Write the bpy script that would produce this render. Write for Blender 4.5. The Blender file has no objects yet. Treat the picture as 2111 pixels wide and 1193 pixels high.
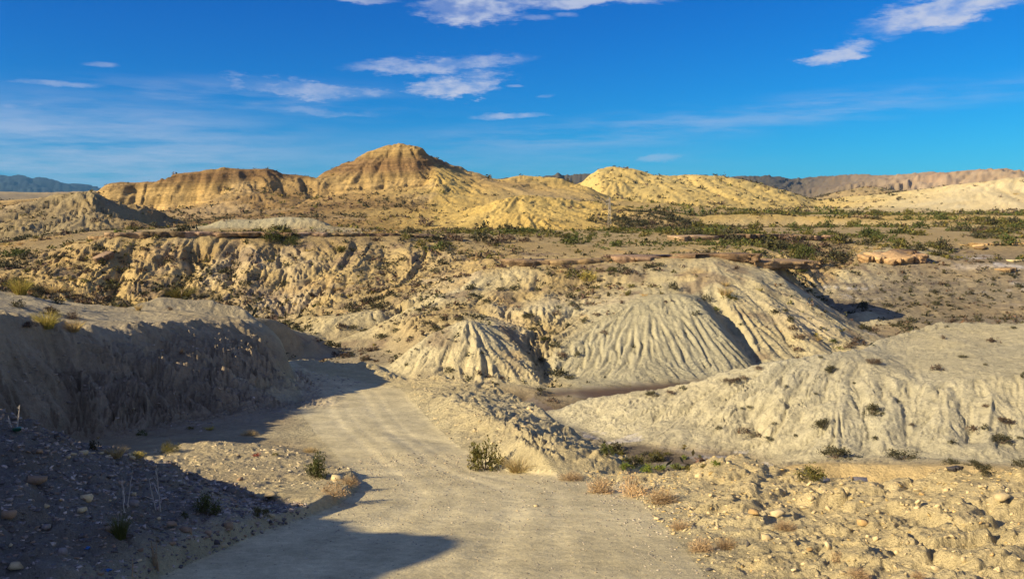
import bpy, math, random, time
import numpy as np
from mathutils import Vector, Matrix
from mathutils.geometry import delaunay_2d_cdt
T0 = time.time()
random.seed(7)
RNG = np.random.default_rng(7)
sc = bpy.context.scene
COL = sc.collection

# ------------------------------------------------------------------ camera
IW, IH, FPX, YH = 2111.0, 1193.0, 1828.0, 430.0     # photograph size, focal length in its pixels, horizon row
ZC = 20.0                                            # eye height above the datum
PITCH = math.atan((IH / 2 - YH) / FPX)
cam_d = bpy.data.cameras.new('camera')
cam_d.sensor_fit = 'HORIZONTAL'; cam_d.sensor_width = 36.0; cam_d.lens = 36.0 * FPX / IW
cam_d.clip_start = 0.1; cam_d.clip_end = 40000
cam = bpy.data.objects.new('camera', cam_d); COL.objects.link(cam)
cam.location = (0, 0, ZC); cam.rotation_euler = (math.pi / 2 - PITCH, 0, 0)
sc.camera = cam

# ------------------------------------------------------------------ pixel -> place
cp, sp_ = math.cos(PITCH), math.sin(PITCH)
def ray(px, py):
    cx = (px - IW / 2) / FPX; cy = -(py - IH / 2) / FPX
    return cx, cp + cy * sp_, -sp_ + cy * cp

# ------------------------------------------------------------------ sun, sky, exposure
SUN_EL = math.radians(26.0)
SUN_AZ = math.radians(-116.0)                         # where the sun stands, clockwise from +Y
sun_dir = Vector((math.sin(SUN_AZ) * math.cos(SUN_EL), math.cos(SUN_AZ) * math.cos(SUN_EL), math.sin(SUN_EL)))
sun_l = bpy.data.lights.new('sun', 'SUN'); sun_l.energy = 5.0; sun_l.angle = math.radians(0.53); sun_l.color = (1.0, 0.82, 0.56)
sun = bpy.data.objects.new('sun', sun_l); COL.objects.link(sun)
sun.rotation_euler = (-sun_dir).to_track_quat('-Z', 'Y').to_euler(); sun.location = (-60, -10, 60)

w = bpy.data.worlds.new('World'); sc.world = w; w.use_nodes = True
w.cycles.sampling_method = 'MANUAL'; w.cycles.sample_map_resolution = 256
def world_nodes():
    nt = w.node_tree; N = nt.nodes; L = nt.links
    for n in list(N): N.remove(n)
    out = N.new('ShaderNodeOutputWorld'); bg = N.new('ShaderNodeBackground'); L.new(bg.outputs[0], out.inputs[0])
    sky = N.new('ShaderNodeTexSky'); sky.sky_type = 'NISHITA'; sky.sun_disc = False
    sky.sun_elevation = SUN_EL; sky.sun_rotation = SUN_AZ
    sky.altitude = 600; sky.air_density = 1.0; sky.dust_density = 0.0; sky.ozone_density = 6.0
    bg.inputs[1].default_value = 0.070
    gm = N.new('ShaderNodeVectorMath'); gm.operation = 'SCALE'; gm.inputs['Scale'].default_value = 0.1
    L.new(sky.outputs[0], gm.inputs[0])
    sep = N.new('ShaderNodeSeparateColor'); L.new(gm.outputs[0], sep.inputs[0])
    comb = N.new('ShaderNodeCombineColor')
    for k, (g, mlt) in enumerate(((2.6, 10.0 * SKY_R), (1.40, 10.0 * SKY_G), (.95, 10.0 * SKY_B))):      # a polarised, saturated sky
        p = N.new('ShaderNodeMath'); p.operation = 'POWER'; p.inputs[1].default_value = g; L.new(sep.outputs[k], p.inputs[0])
        m = N.new('ShaderNodeMath'); m.operation = 'MULTIPLY'; m.inputs[1].default_value = mlt; L.new(p.outputs[0], m.inputs[0])
        L.new(m.outputs[0], comb.inputs[k])
    # clouds, by azimuth and elevation
    tc = N.new('ShaderNodeTexCoord'); sx = N.new('ShaderNodeSeparateXYZ'); L.new(tc.outputs['Generated'], sx.inputs[0])
    az = N.new('ShaderNodeMath'); az.operation = 'ARCTAN2'; L.new(sx.outputs[0], az.inputs[0]); L.new(sx.outputs[1], az.inputs[1])
    el = N.new('ShaderNodeMath'); el.operation = 'ARCSINE'; L.new(sx.outputs[2], el.inputs[0])
    ae = N.new('ShaderNodeCombineXYZ'); L.new(az.outputs[0], ae.inputs[0]); L.new(el.outputs[0], ae.inputs[1])
    def noise(scale, sx_, sy_, rot, detail, rough, off=0.0):
        mp = N.new('ShaderNodeMapping'); mp.inputs['Scale'].default_value = (sx_, sy_, 1); mp.inputs['Rotation'].default_value = (0, 0, rot); mp.inputs['Location'].default_value = (off, off * .7, 0)
        L.new(ae.outputs[0], mp.inputs['Vector'])
        n = N.new('ShaderNodeTexNoise'); n.inputs['Scale'].default_value = scale; n.inputs['Detail'].default_value = detail; n.inputs['Roughness'].default_value = rough
        L.new(mp.outputs[0], n.inputs['Vector']); return n
    def math2(op, a, b_):
        m = N.new('ShaderNodeMath'); m.operation = op
        for i, v in enumerate((a, b_)):
            if isinstance(v, (int, float)): m.inputs[i].default_value = v
            else: L.new(v, m.inputs[i])
        return m.outputs[0]
    def ramp(v, a, b_, lo=0.0, hi=1.0):
        r = N.new('ShaderNodeMapRange'); r.interpolation_type = 'SMOOTHSTEP'
        for i, q in enumerate((a, b_, lo, hi)): r.inputs[1 + i].default_value = q
        L.new(v, r.inputs[0]); return r.outputs[0]
    edge = noise(22, 1, 3.4, -.05, 6, .70)                       # ragged edges
    off = N.new('ShaderNodeVectorMath'); off.operation = 'SUBTRACT'; off.inputs[1].default_value = (.5, .5, .5); L.new(edge.outputs[1], off.inputs[0])
    puff = noise(18, 1, 2.2, -.08, 4, .6, 3.0)
    total = None
    for (px, py, hw, hh, tilt, st_, soft) in CLOUDS:
        x, y, z = ray(px, py); ln = math.sqrt(x * x + y * y + z * z)
        a0 = math.atan2(x, y); e0 = math.asin(z / ln)
        so = N.new('ShaderNodeVectorMath'); so.operation = 'MULTIPLY_ADD'; L.new(off.outputs[0], so.inputs[0]); k_ = min(hh * 3.4, 70) / FPX
        so.inputs[1].default_value = (k_ * 3.0, k_ * 1.2, 0); L.new(ae.outputs[0], so.inputs[2])
        mp = N.new('ShaderNodeMapping'); mp.vector_type = 'TEXTURE'; mp.inputs['Location'].default_value = (a0, e0, 0); mp.inputs['Rotation'].default_value = (0, 0, math.radians(tilt)); mp.inputs['Scale'].default_value = (hw / FPX * 1.12, hh / FPX * 1.12, 1)
        L.new(so.outputs[0], mp.inputs['Vector'])
        ln_ = N.new('ShaderNodeVectorMath'); ln_.operation = 'LENGTH'; L.new(mp.outputs[0], ln_.inputs[0])
        m = ramp(ln_.outputs['Value'], 1.15, .25 + .3 * (1 - soft), 0.0, st_)
        total = m if total is None else math2('MAXIMUM', total, m)
    total = math2('MULTIPLY', total, ramp(puff.outputs[0], .34, .62, .25, 1.0))
    # thin veils of cirrus
    veil = None
    wisp = noise(5.5, 1, 7.5, -.045, 5, .62, 7.0); wisp2 = noise(14, 1, 9, -.07, 4, .6, 11.0)
    wv = math2('ADD', math2('MULTIPLY', wisp.outputs[0], .65), math2('MULTIPLY', wisp2.outputs[0], .35))
    for (px, py, hw, hh, tilt, st_, lo, hi) in VEILS:
        x, y, z = ray(px, py); ln = math.sqrt(x * x + y * y + z * z)
        mp = N.new('ShaderNodeMapping'); mp.vector_type = 'TEXTURE'; mp.inputs['Location'].default_value = (math.atan2(x, y), math.asin(z / ln), 0); mp.inputs['Rotation'].default_value = (0, 0, math.radians(tilt)); mp.inputs['Scale'].default_value = (hw / FPX, hh / FPX, 1)
        L.new(ae.outputs[0], mp.inputs['Vector'])
        ln_ = N.new('ShaderNodeVectorMath'); ln_.operation = 'LENGTH'; L.new(mp.outputs[0], ln_.inputs[0])
        m = math2('MULTIPLY', ramp(ln_.outputs['Value'], 1.1, .15, 0, st_), ramp(wv, lo, hi))
        veil = m if veil is None else math2('MAXIMUM', veil, m)
    aside = ramp(math2('ABSOLUTE', az.outputs[0], 0), .50, .95, 0, .50)  # cirrus added outside the view as neutral fill for the shadows
    veil = math2('MAXIMUM', veil, math2('MULTIPLY', aside, ramp(wv, .30, .66)))
    allc = math2('MAXIMUM', total, veil)
    mix = N.new('ShaderNodeMix'); mix.data_type = 'RGBA'; L.new(allc, mix.inputs[0]); L.new(comb.outputs[0], mix.inputs[6]); mix.inputs[7].default_value = CLOUD_COL
    L.new(mix.outputs[2], bg.inputs[0])
SKY_R, SKY_G, SKY_B = .25, .75, .89
CLOUD_COL = (4.6, 5.0, 6.3, 1)
# place in the photograph, half width, half height, tilt, strength, softness
CLOUDS = [(965, 18, 105, 30, -4, .95, .3), (745, -2, 70, 7, 0, .6, .6), (1190, 2, 170, 11, 1, .85, .6), (905, 132, 165, 15, 3, .75, .6), (940, 176, 94, 25, 8, .95, .3),
          (590, 182, 120, 17, -5, .62, .6), (730, 189, 80, 9, 0, .62, .6), (1046, 240, 74, 7, 2, .7, .6), (1965, 18, 150, 28, 9, .95, .4), (1722, 116, 64, 16, 10, .85, .5), (1362, 327, 56, 10, 8, .4, .8),
          (110, 172, 80, 6, 0, .4, .8), (208, 136, 28, 5, 0, .4, .8), (45, 217, 70, 5, 4, .35, .8), (330, 262, 55, 5, -6, .3, .8), (660, 230, 110, 9, -2, .32, .9), (1945, 60, 34, 8, 0, .35, .8), (1108, 38, 34, 6, 0, .35, .8), (1166, 30, 26, 6, 0, .4, .8), (1062, 178, 16, 3, 0, .4, .7), (1126, 199, 18, 4, 6, .3, .8)]
VEILS = [(150, 330, 620, 150, 0, .62, .30, .66), (1560, 240, 720, 42, 4.2, .34, .38, .66), (1150, 285, 520, 45, 2, .30, .36, .66), (500, 205, 560, 50, 0, .30, .40, .68), (800, 330, 900, 70, 0, .26, .30, .70)]
world_nodes()
sc.view_settings.view_transform = 'Standard'; sc.view_settings.look = 'None'
sc.view_settings.exposure = 0.82; sc.view_settings.gamma = 1.0
sc.view_settings.use_curve_mapping = False
sc.cycles.max_bounces = 4; sc.cycles.diffuse_bounces = 2; sc.cycles.glossy_bounces = 1; sc.cycles.transmission_bounces = 2; sc.cycles.volume_bounces = 0

def P(px, py, d):                                    # the point seen at a pixel, at distance d along +Y
    x, y, z = ray(px, py); k = d / y
    return (x * k, d, z * k + ZC)
def road_z(d):
    a = -1.7 - 0.19 * min(d, 20.0)
    if d > 20: a -= 0.10 * (min(d, 46) - 20)
    if d > 46: a -= 0.2 * (d - 46)
    return a
def G(px, py, lift=0.0):                             # the point seen at a pixel on the falling grade of the road
    x, y, z = ray(px, py)
    lo, hi = 0.5, 60.0
    for _ in range(50):
        m = (lo + hi) / 2
        if z / y * m > road_z(m) + lift: lo = m
        else: hi = m
    return (x / y * lo, lo, road_z(lo) + lift + ZC)
def H(px, py, zz):                                   # the point seen at a pixel at a given height under the eye
    x, y, z = ray(px, py); k = zz / z
    return (x * k, y * k, zz + ZC)

# ------------------------------------------------------------------ survey of the land: break lines with a soil code
#            albedo               gully  gully_m  shrubs rubble
SOIL = {
 'R': ((.470, .415, .285),        .00,   .5,   .000,  .12, 0),   # packed dirt road
 'F': ((.350, .290, .200),        .05,   .5,   .000,  .22, 0),   # trodden flat beside the road
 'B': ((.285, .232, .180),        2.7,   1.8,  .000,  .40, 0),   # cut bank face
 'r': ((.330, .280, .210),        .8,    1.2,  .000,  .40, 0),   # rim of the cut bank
 'T': ((.400, .350, .262),        .35,   1.8,  .020,  .40, 0),   # top of the bank
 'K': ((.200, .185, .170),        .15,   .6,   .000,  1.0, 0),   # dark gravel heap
 'S': ((.440, .375, .255),        .25,   .8,   .000,  .50, 0),   # pale spoil
 'U': ((.530, .440, .270),        .25,   .8,   .000,  1.25, 0),   # rubble bank
 'Q': ((.450, .385, .255),        1.0,   1.4,  .000,  .75, 0),   # crumbly marl mound
 'M': ((.425, .388, .292),        1.5,   1.7,  .000,  .20, 0),   # pale marl hill
 'O': ((.500, .390, .220),        .40,   1.5,  .010,  .20, 0),   # yellow terrace
 'W': ((.350, .295, .205),        .10,   2.0,  .220,  .10, 0),   # wash floor
 'V': ((.095, .062, .036),        .00,   2.0,  .000,  .00, 0),   # muddy stream bed
 'N': ((.275, .232, .172),        .6,    3.0,  .420,  .15, .8),   # salt-streaked floor
 'A': ((.385, .355, .262),        2.6,   .95,  .020,  .08, 0),   # fluted grey marl
 'L': ((.470, .415, .285),        1.6,   1.8,  .200,  .10, .1),   # light marl slope
 'C': ((.390, .298, .155),        1.6,   6.5,  1.90,  .22, .3),   # tan mesa slope
 'P': ((.350, .270, .150),        .12,   9.0,  .200,  .12, .1),   # plateau
 'D': ((.265, .212, .125),        1.3,   9.0,  .180,  .00, .1),   # grey-brown cone
 'E': ((.430, .300, .135),        1.1,   8.0,  .025,  .00, 1.),   # banded ochre cliff
 'X': ((.250, .168, .078),        1.5,   10.,  .150,  .00, .3),   # brown talus
 'Y': ((.490, .358, .130),        1.1,   9.0,  .030,  .00, .1),   # yellow marl hill
 'H': ((.530, .405, .165),        1.2,   11.,  .030,  .00, .1),   # far yellow hill
 'I': ((.600, .505, .320),        .70,   24.,  .004,  .00, 0),   # pale far hill
 'J': ((.380, .290, .160),        .60,   24.,  .026,  .00, .1),   # scrubby low hill
 'Z': ((.085, .075, .060),        .90,   260., .000,  .00, 0),   # dark far range
 'z': ((.420, .310, .210),        .90,   160., .000,  .00, .3),   # pink far range
 'b': ((.020, .034, .046),        1.0,   700., .000,  .00, 0),   # far range, some blue of the haze put into its albedo
}
WARM = (1.0, .995, .84)
CODES = list(SOIL)
CODE = []
PTS, ATT, EDG = [], [], []
def line(code, pts, close=False):
    i0 = len(PTS)
    codes = code if len(code) == len(pts) else code[0] * len(pts)
    for k, p in enumerate(pts):
        PTS.append(p); s = SOIL[codes[k]]
        ATT.append((s[0][0] * WARM[0], s[0][1] * WARM[1], s[0][2] * WARM[2], s[1], math.log(s[2]), s[3], s[4], s[5])); CODE.append(CODES.index(codes[k]))
        if k: EDG.append((i0 + k - 1, i0 + k))
    return pts
def Wp(*a): return [(x, y, z + ZC) for x, y, z in a]
def Pl(*a): return [P(*t) for t in a]
def Gl(*a): return [G(*t) for t in a]
def Hl(zz, *a): return [H(x, y, zz) for x, y in a]

# the road, near to far
ROAD_L = line('R', Wp((-2.6, -14, .6), (-2.5, -4, -1.0), (-2.45, 2, -2.05), (-2.5, 5, -2.65)) + Gl((330, 1193), (450, 1140), (560, 1092), (640, 1066), (700, 1042), (742, 1006), (735, 985), (690, 940), (650, 895), (618, 850), (622, 826), (606, 800), (598, 781)) + Wp((-11.5, 45, -8.0), (-16, 52, -9.5)))
ROAD_R = line('R', Wp((2.2, -14, .6), (2.2, -4, -1.0), (2.1, 2, -2.05), (1.9, 5, -2.65)) + Gl((1455, 1193), (1395, 1118), (1335, 1052), (1290, 1008), (1150, 986), (1050, 972), (985, 950), (935, 918), (903, 890), (868, 850), (826, 806), (770, 793), (700, 778), (640, 771)) + Wp((-13, 50, -8.6), (-15, 55, -9.8)))
line('R', Wp((-.2, -14, .6), (-.2, 2, -2.12)) + Gl((900, 1193), (930, 1060), (870, 960), (780, 890), (730, 840), (700, 800)))
# dark gravel heap beside the road
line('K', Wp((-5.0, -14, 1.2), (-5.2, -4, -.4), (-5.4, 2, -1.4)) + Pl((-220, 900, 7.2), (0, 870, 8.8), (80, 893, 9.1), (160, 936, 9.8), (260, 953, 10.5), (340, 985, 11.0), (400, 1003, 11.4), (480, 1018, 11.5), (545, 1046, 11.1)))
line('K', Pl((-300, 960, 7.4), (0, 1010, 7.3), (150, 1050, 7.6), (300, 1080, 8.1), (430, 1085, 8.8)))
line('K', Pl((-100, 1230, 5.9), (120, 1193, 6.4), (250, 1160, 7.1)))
# bank beyond the frame, whose shadow falls over the heap
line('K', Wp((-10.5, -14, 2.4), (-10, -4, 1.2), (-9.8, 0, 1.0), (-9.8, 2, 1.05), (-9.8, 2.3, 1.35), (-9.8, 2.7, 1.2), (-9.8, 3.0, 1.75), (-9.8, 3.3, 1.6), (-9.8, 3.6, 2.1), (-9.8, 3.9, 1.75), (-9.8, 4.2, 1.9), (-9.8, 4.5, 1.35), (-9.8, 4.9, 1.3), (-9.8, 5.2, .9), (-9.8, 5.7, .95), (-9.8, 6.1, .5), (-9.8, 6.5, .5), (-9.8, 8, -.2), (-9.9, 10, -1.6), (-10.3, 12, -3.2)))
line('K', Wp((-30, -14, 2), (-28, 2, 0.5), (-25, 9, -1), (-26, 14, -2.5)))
# pale spoil heap
line('F', Gl((60, 946), (190, 945), (330, 1000, .06), (430, 1020, .05)))
line('S', Pl((250, 948, 16.0), (320, 938, 17.2), (390, 922, 18.0), (480, 925, 18.4), (560, 931, 18.0), (625, 945, 17.0), (690, 978, 15.2), (730, 996, 14.2)))
line('S', Gl((420, 1012, .03), (520, 1034, .03), (600, 1040, .05), (690, 1036, .05)))
line('F', Gl((150, 925), (290, 916), (450, 912), (600, 925), (660, 950)))
line('F', Gl((260, 905), (430, 895), (560, 880), (600, 860)))
# cut bank: foot, rim, back of its top
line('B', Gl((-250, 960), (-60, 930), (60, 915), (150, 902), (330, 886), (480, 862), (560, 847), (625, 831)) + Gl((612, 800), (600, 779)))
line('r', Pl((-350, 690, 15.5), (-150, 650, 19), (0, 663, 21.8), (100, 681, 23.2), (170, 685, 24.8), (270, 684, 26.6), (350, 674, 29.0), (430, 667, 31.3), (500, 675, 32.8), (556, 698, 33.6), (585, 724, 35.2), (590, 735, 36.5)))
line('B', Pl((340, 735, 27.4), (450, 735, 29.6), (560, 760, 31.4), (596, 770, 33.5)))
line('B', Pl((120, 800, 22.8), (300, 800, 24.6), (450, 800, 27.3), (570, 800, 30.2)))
line('T', Pl((-300, 635, 20.5), (0, 648, 24.5), (150, 668, 27), (270, 668, 29.5), (400, 652, 33), (500, 662, 35), (550, 688, 36)))
line('T', Pl((-350, 575, 25), (-150, 590, 27), (0, 604, 30), (100, 622, 33), (200, 641, 36), (300, 634, 38), (340, 614, 39.5), (430, 623, 40.5), (500, 641, 40.5), (545, 680, 39.5), (583, 716, 38.2)))
line('W', Wp((-60, 44, -9), (-34, 52, -12), (-24, 58, -14), (-19, 60, -13.5), (-17, 62, -13)))
line('W', Wp((-80, 70, -15.5), (-50, 80, -16.5), (-30, 80, -16.5), (-20, 76, -16.5)))
# berm outside the bend
line('Q', Pl((632, 765, 42.5), (690, 759, 43), (740, 757, 43), (780, 766, 42.3), (812, 788, 40)))
line('W', Wp((-13.5, 58, -12.5), (-9, 56, -14), (-6, 52, -14)))
# marl mound right of the road
line('Q', Pl((832, 790, 37.6), (870, 785, 36.0), (930, 787, 33.8), (1000, 800, 31.0), (1050, 822, 28.5), (1100, 852, 26.0), (1150, 887, 23.6), (1210, 930, 21.2), (1275, 966, 19.2)))
line('Q', Gl((930, 845, .25), (960, 880, .12), (1000, 905, .08)))
line('Q', Gl((900, 815, .25), (945, 832, .35), (1040, 880, .35), (1100, 925, .4)))
line('W', Wp((-4, 50, -13.8), (1, 46, -13.2), (4.5, 38, -13), (6.5, 31, -12.8), (8.5, 25.5, -12)))
# rubble bank in front on the right
line('U', Pl((1330, 990, 15.2), (1400, 990, 14.2), (1460, 974, 13.6), (1500, 957, 13.3), (1530, 950, 13), (1575, 966, 12.8), (1640, 990, 12.5), (1700, 1004, 12), (1790, 1012, 11.5), (1870, 1000, 11), (1950, 986, 10.8), (2030, 978, 10.5), (2111, 976, 10.2), (2300, 970, 9.8)))
line('U', Pl((1480, 1060, 10.3), (1560, 1050, 10.3), (1700, 1080, 9.4), (1850, 1080, 9.0), (2000, 1070, 8.8), (2200, 1060, 8.4)))
line('U', Pl((1560, 1190, 7.25), (1750, 1193, 7.05), (1900, 1193, 6.9), (2111, 1193, 6.75), (2400, 1200, 6.3)))
line('U', Wp((4.6, -14, .9), (4.4, -4, -.7), (4.2, 3, -1.9)))
line('U', Wp((14, -14, .6), (13, 2, -2.2), (14, 8, -4.2)))
line('W', Wp((40, -14, -8), (26, 6, -9), (16.5, 14, -9.5), (13, 17, -9.8), (10, 19.5, -10.2)))
# yellow terrace, stream gully and foot of the pale hill
line('O', Pl((1640, 962, 44), (1730, 958, 44.3), (1850, 961, 43.5), (2000, 968, 42.5), (2111, 974, 41.5), (2400, 980, 40)))
line('O', Pl((1635, 1008, 42.6), (1730, 1003, 43.0), (1850, 1010, 42), (2000, 1015, 41), (2200, 1020, 40)))
line('N', Pl((1560, 990, 44.5), (1650, 1010, 41), (1800, 1040, 37), (2000, 1060, 34), (2300, 1080, 32)))
line('N', Hl(-15.9, (1250, 975), (1330, 965), (1420, 958), (1500, 962), (1560, 972)))
line('N', Hl(-15.9, (1255, 925), (1330, 925), (1430, 938), (1530, 948)))
line('M', Hl(-16.4, (1150, 866), (1180, 882), (1250, 906)) + Hl(-15.7, (1330, 915), (1450, 927), (1560, 940)) + Pl((1640, 953, 52.5), (1700, 946, 51.5), (1800, 942, 51), (1950, 946, 49.5), (2111, 955, 48), (2400, 960, 46)))
line('M', Pl((1230, 868, 66), (1290, 862, 64.2), (1370, 868, 62.4), (1450, 880, 60.5), (1540, 890, 58.4)))
line('M', Pl((1290, 846, 65.5), (1450, 840, 62.5), (1600, 825, 60), (1750, 815, 58.6), (1900, 800, 58.2), (2111, 780, 57.5), (2400, 770, 56)))
line('M', Pl((1160, 848, 70.5), (1200, 831, 70), (1290, 817, 68.5), (1420, 797, 67), (1500, 774, 66), (1600, 749, 65), (1700, 734, 65), (1785, 719, 67), (1815, 699, 71), (1860, 688, 74), (1930, 669, 77), (2030, 676, 74), (2111, 672, 73), (2400, 655, 70)))
line('M', Pl((1850, 735, 66.5), (1950, 715, 68), (2111, 705, 67)))
def folds():                                         # ribs and gullies down the face of the pale hill
    mx, mp, md = (1450, 1600, 1750, 1900, 2111), (840, 825, 815, 800, 780), (62.5, 60, 58.6, 58.2, 57.5)
    fx, fp, fd = (1450, 1560, 1640, 1700, 1800, 1950, 2111), (927, 940, 953, 946, 942, 946, 955), (58.4, 56.2, 52.5, 51.5, 51, 49.5, 48)
    for i, x in enumerate((1500, 1545, 1595, 1665, 1715, 1775, 1835, 1885, 1945, 1990, 2050, 2090)):
        dd = (-.45, .55)[i % 2]; pts = []
        for t, sh in ((.22, 0), (.5, (-1) ** (i // 2) * 8), (.8, (-1) ** (i // 2) * 14)):
            xx = x + sh; a0, a1 = np.interp(xx, mx, mp), np.interp(xx, fx, fp); d0, d1 = np.interp(xx, mx, md), np.interp(xx, fx, fd)
            pts.append((xx, a0 + (a1 - a0) * t, d0 + (d1 - d0) * t + dd * (.5 + t * .7)))
        line('M', Pl(*pts))
folds()
line('W', Wp((5.5, 80.5, -17.3), (9.5, 77, -17.3), (17, 76, -17.2), (24, 76, -17.2), (34, 79, -17.2), (50, 90, -17.2), (75, 92, -17)))
# muddy stream bed
line('V', Hl(-17.55, (1060, 862), (1100, 858), (1150, 852)) + Wp((8, 79.5, -17.55), (14, 81, -17.55), (20.5, 84, -17.55), (27, 89, -17.55)))
line('V', Hl(-17.55, (1085, 830), (1140, 816), (1200, 809), (1300, 801), (1400, 794), (1480, 787), (1530, 783)))
# fluted grey hill
line('A', Hl(-17.4, (1130, 803), (1200, 799), (1300, 790), (1400, 783), (1500, 771), (1560, 759), (1640, 752), (1740, 745)))
line('A', Pl((1135, 770, 92), (1180, 712, 97), (1230, 676, 100), (1290, 641, 103), (1350, 618, 105), (1400, 608, 106), (1430, 618, 104.4), (1460, 650, 101.6), (1490, 690, 98.8), (1542, 755, 95)))
line('A', Pl((1330, 680, 98.5), (1370, 690, 97.5), (1340, 740, 93.2)))
line('A', Pl((1446, 612, 113.0), (1478, 648, 109.5), (1507, 688, 105.6), (1558, 754, 98.8)))
# light marl spur and its ribs
line('L', Pl((1440, 575, 120), (1470, 545, 126), (1500, 548, 128), (1545, 556, 129), (1600, 568, 132)))
line('L', Pl((1470, 545, 125.9), (1480, 590, 114.5), (1505, 640, 108.0), (1540, 690, 102.8), (1585, 740, 98.4)))
line('L', Pl((1525, 575, 120), (1535, 600, 115.5), (1575, 640, 110.4), (1612, 690, 105.2), (1640, 740, 100.2)))
line('L', Pl((1545, 558, 128), (1560, 590, 116.6), (1605, 640, 109.8), (1655, 690, 104.6), (1700, 732, 100.8)))
line('L', Pl((1578, 590, 120), (1626, 640, 113), (1676, 690, 107.6), (1716, 728, 104)))
line('L', Pl((1600, 570, 131), (1628, 600, 121.5), (1672, 640, 115), (1722, 682, 109.4), (1762, 712, 105.6)))
line('L', Pl((1614, 580, 133), (1668, 625, 124), (1728, 675, 116.5), (1790, 716, 111)))
# slope under the lower ledge, cone, long diagonal spur
line('C', Pl((1050, 564, 128.6), (1130, 563, 129.6), (1200, 562, 130.6), (1300, 558, 131.6), (1400, 554, 132.4), (1470, 549, 132.6), (1540, 562, 133.6), (1608, 576, 135.6)))
line('P', Pl((1050, 544, 128.2), (1130, 543, 129.2), (1200, 541, 130.2), (1300, 537, 131.2), (1400, 532, 132), (1470, 529, 132.3), (1540, 533, 133), (1610, 542, 135)))
line('L', Pl((1110, 640, 107), (1200, 640, 107.5), (1300, 610, 112), (1400, 580, 118)))
line('L', Pl((1060, 562, 125), (980, 590, 120), (900, 618, 115.5), (830, 645, 112), (760, 680, 108.5), (700, 702, 106)))
line('C', Pl((880, 660, 106), (950, 640, 109.5), (1050, 620, 113), (1150, 600, 117)))
line('L', Pl((1080, 692, 99), (1030, 674, 97), (965, 659, 94.5), (930, 672, 94), (880, 700, 93), (830, 735, 91.5), (795, 764, 90)))
line('L', Pl((965, 661, 94.2), (985, 720, 90), (1000, 785, 85.8)))
line('L', Pl((940, 690, 92.2), (880, 740, 89.5), (840, 778, 87.3)))
line('C', Pl((1120, 690, 102.5), (1095, 720, 98), (1110, 770, 92), (1128, 806, 86)))
line('L', Pl((1085, 742, 91.5), (1110, 775, 88.2), (1120, 800, 86.3)))
line('W', Hl(-16.9, (850, 790), (950, 798), (1020, 800), (1080, 800), (1118, 806)))
line('N', Hl(-17.3, (1000, 830), (1070, 832), (1100, 820)))
# wash floor on the left and the dark knob
line('W', Hl(-16.5, (560, 785), (640, 768), (720, 766), (800, 776)))
line('W', Hl(-16.5, (660, 735), (720, 722), (780, 725), (830, 738)))
line('W', Hl(-16.3, (650, 710), (700, 706), (760, 702), (830, 690), (880, 688)))
line('F', Pl((430, 640, 91), (500, 650, 93), (560, 656, 95), (605, 668, 97), (640, 688, 99.5), (654, 704, 101.5)))
line('W', Hl(-16.5, (560, 752), (610, 738), (652, 722), (664, 708)))
# hummocks below the mesa
line('L', Pl((648, 695, 108), (690, 662, 112), (740, 648, 114), (790, 660, 113)))
line('C', Pl((600, 660, 122), (680, 645, 123), (760, 635, 121), (830, 620, 122)))
# the mesa: rim, slope, foot
RIM = [(232, 487, 150), (300, 486, 150.5), (400, 485, 152), (500, 485, 155), (600, 485, 158), (700, 486, 161), (800, 487, 164), (900, 490, 167), (1000, 493, 170), (1100, 496, 172), (1200, 498, 174), (1300, 498, 177), (1400, 497, 180), (1500, 492, 185), (1600, 491, 190), (1690, 493, 194)]
line('P', Pl((0, 523, 158), (60, 520, 155), (110, 516, 153), (180, 500, 151)) + Pl(*RIM))
line('C', Pl(*[(x, y + 13, d + .15) for x, y, d in RIM[:8]]))
line('P', Pl(*[(x, 476, d + 42) for x, y, d in RIM]))
line('P', Pl((1000, 512, 160), (1100, 515, 158), (1250, 512, 160), (1400, 508, 163), (1550, 510, 165)))
line('C', Pl((100, 565, 138), (250, 560, 141), (400, 560, 142), (550, 562, 142), (700, 570, 142), (850, 560, 146), (1000, 532, 152)))
line('C', Pl((560, 600, 136), (700, 545, 148), (615, 665, 124)))
line('C', Pl((420, 555, 144), (330, 640, 128)))
line('C', Pl((150, 535, 148), (110, 560, 141), (95, 605, 131)))
line('C', Pl((880, 535, 152), (850, 590, 138), (820, 640, 117)))
line('C', Pl((-100, 640, 110), (120, 645, 122), (250, 650, 123), (400, 655, 123), (520, 668, 121)))
line('C', Pl((-300, 560, 140), (-150, 545, 150), (0, 540, 148), (70, 545, 146)))
# land to the right of the mesa: gullied slope to a far wash
line('P', Pl((1700, 500, 192), (1760, 505, 188), (1850, 508, 186), (1950, 506, 186), (2111, 503, 186), (2400, 500, 186)))
line('C', Pl((1640, 560, 160), (1660, 600, 150), (1690, 560, 165), (1740, 555, 168)))
line('L', Pl((1700, 590, 156), (1750, 562, 162), (1800, 540, 168), (1840, 522, 174), (1875, 520, 175)))
line('N', Pl((1690, 620, 150), (1750, 610, 151), (1820, 595, 155), (1900, 560, 163), (2000, 545, 167), (2111, 545, 166), (2400, 540, 166)))
line('N', Pl((1740, 660, 141), (1820, 640, 145), (1880, 615, 151), (1960, 600, 154), (2111, 590, 155), (2400, 590, 150)))
line('N', Pl((1800, 690, 131), (1870, 670, 137), (1950, 655, 140), (2050, 645, 143), (2111, 642, 143), (2400, 640, 140)))
line('L', Pl((1728, 668, 139.5), (1765, 640, 142), (1790, 652, 141), (1808, 672, 138)))
line('N', Pl((1735, 676, 138), (1770, 680, 136.5), (1810, 682, 135)))
line('N', Wp((52, 112, -18.2), (70, 118, -18.2), (100, 120, -18)))
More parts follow.
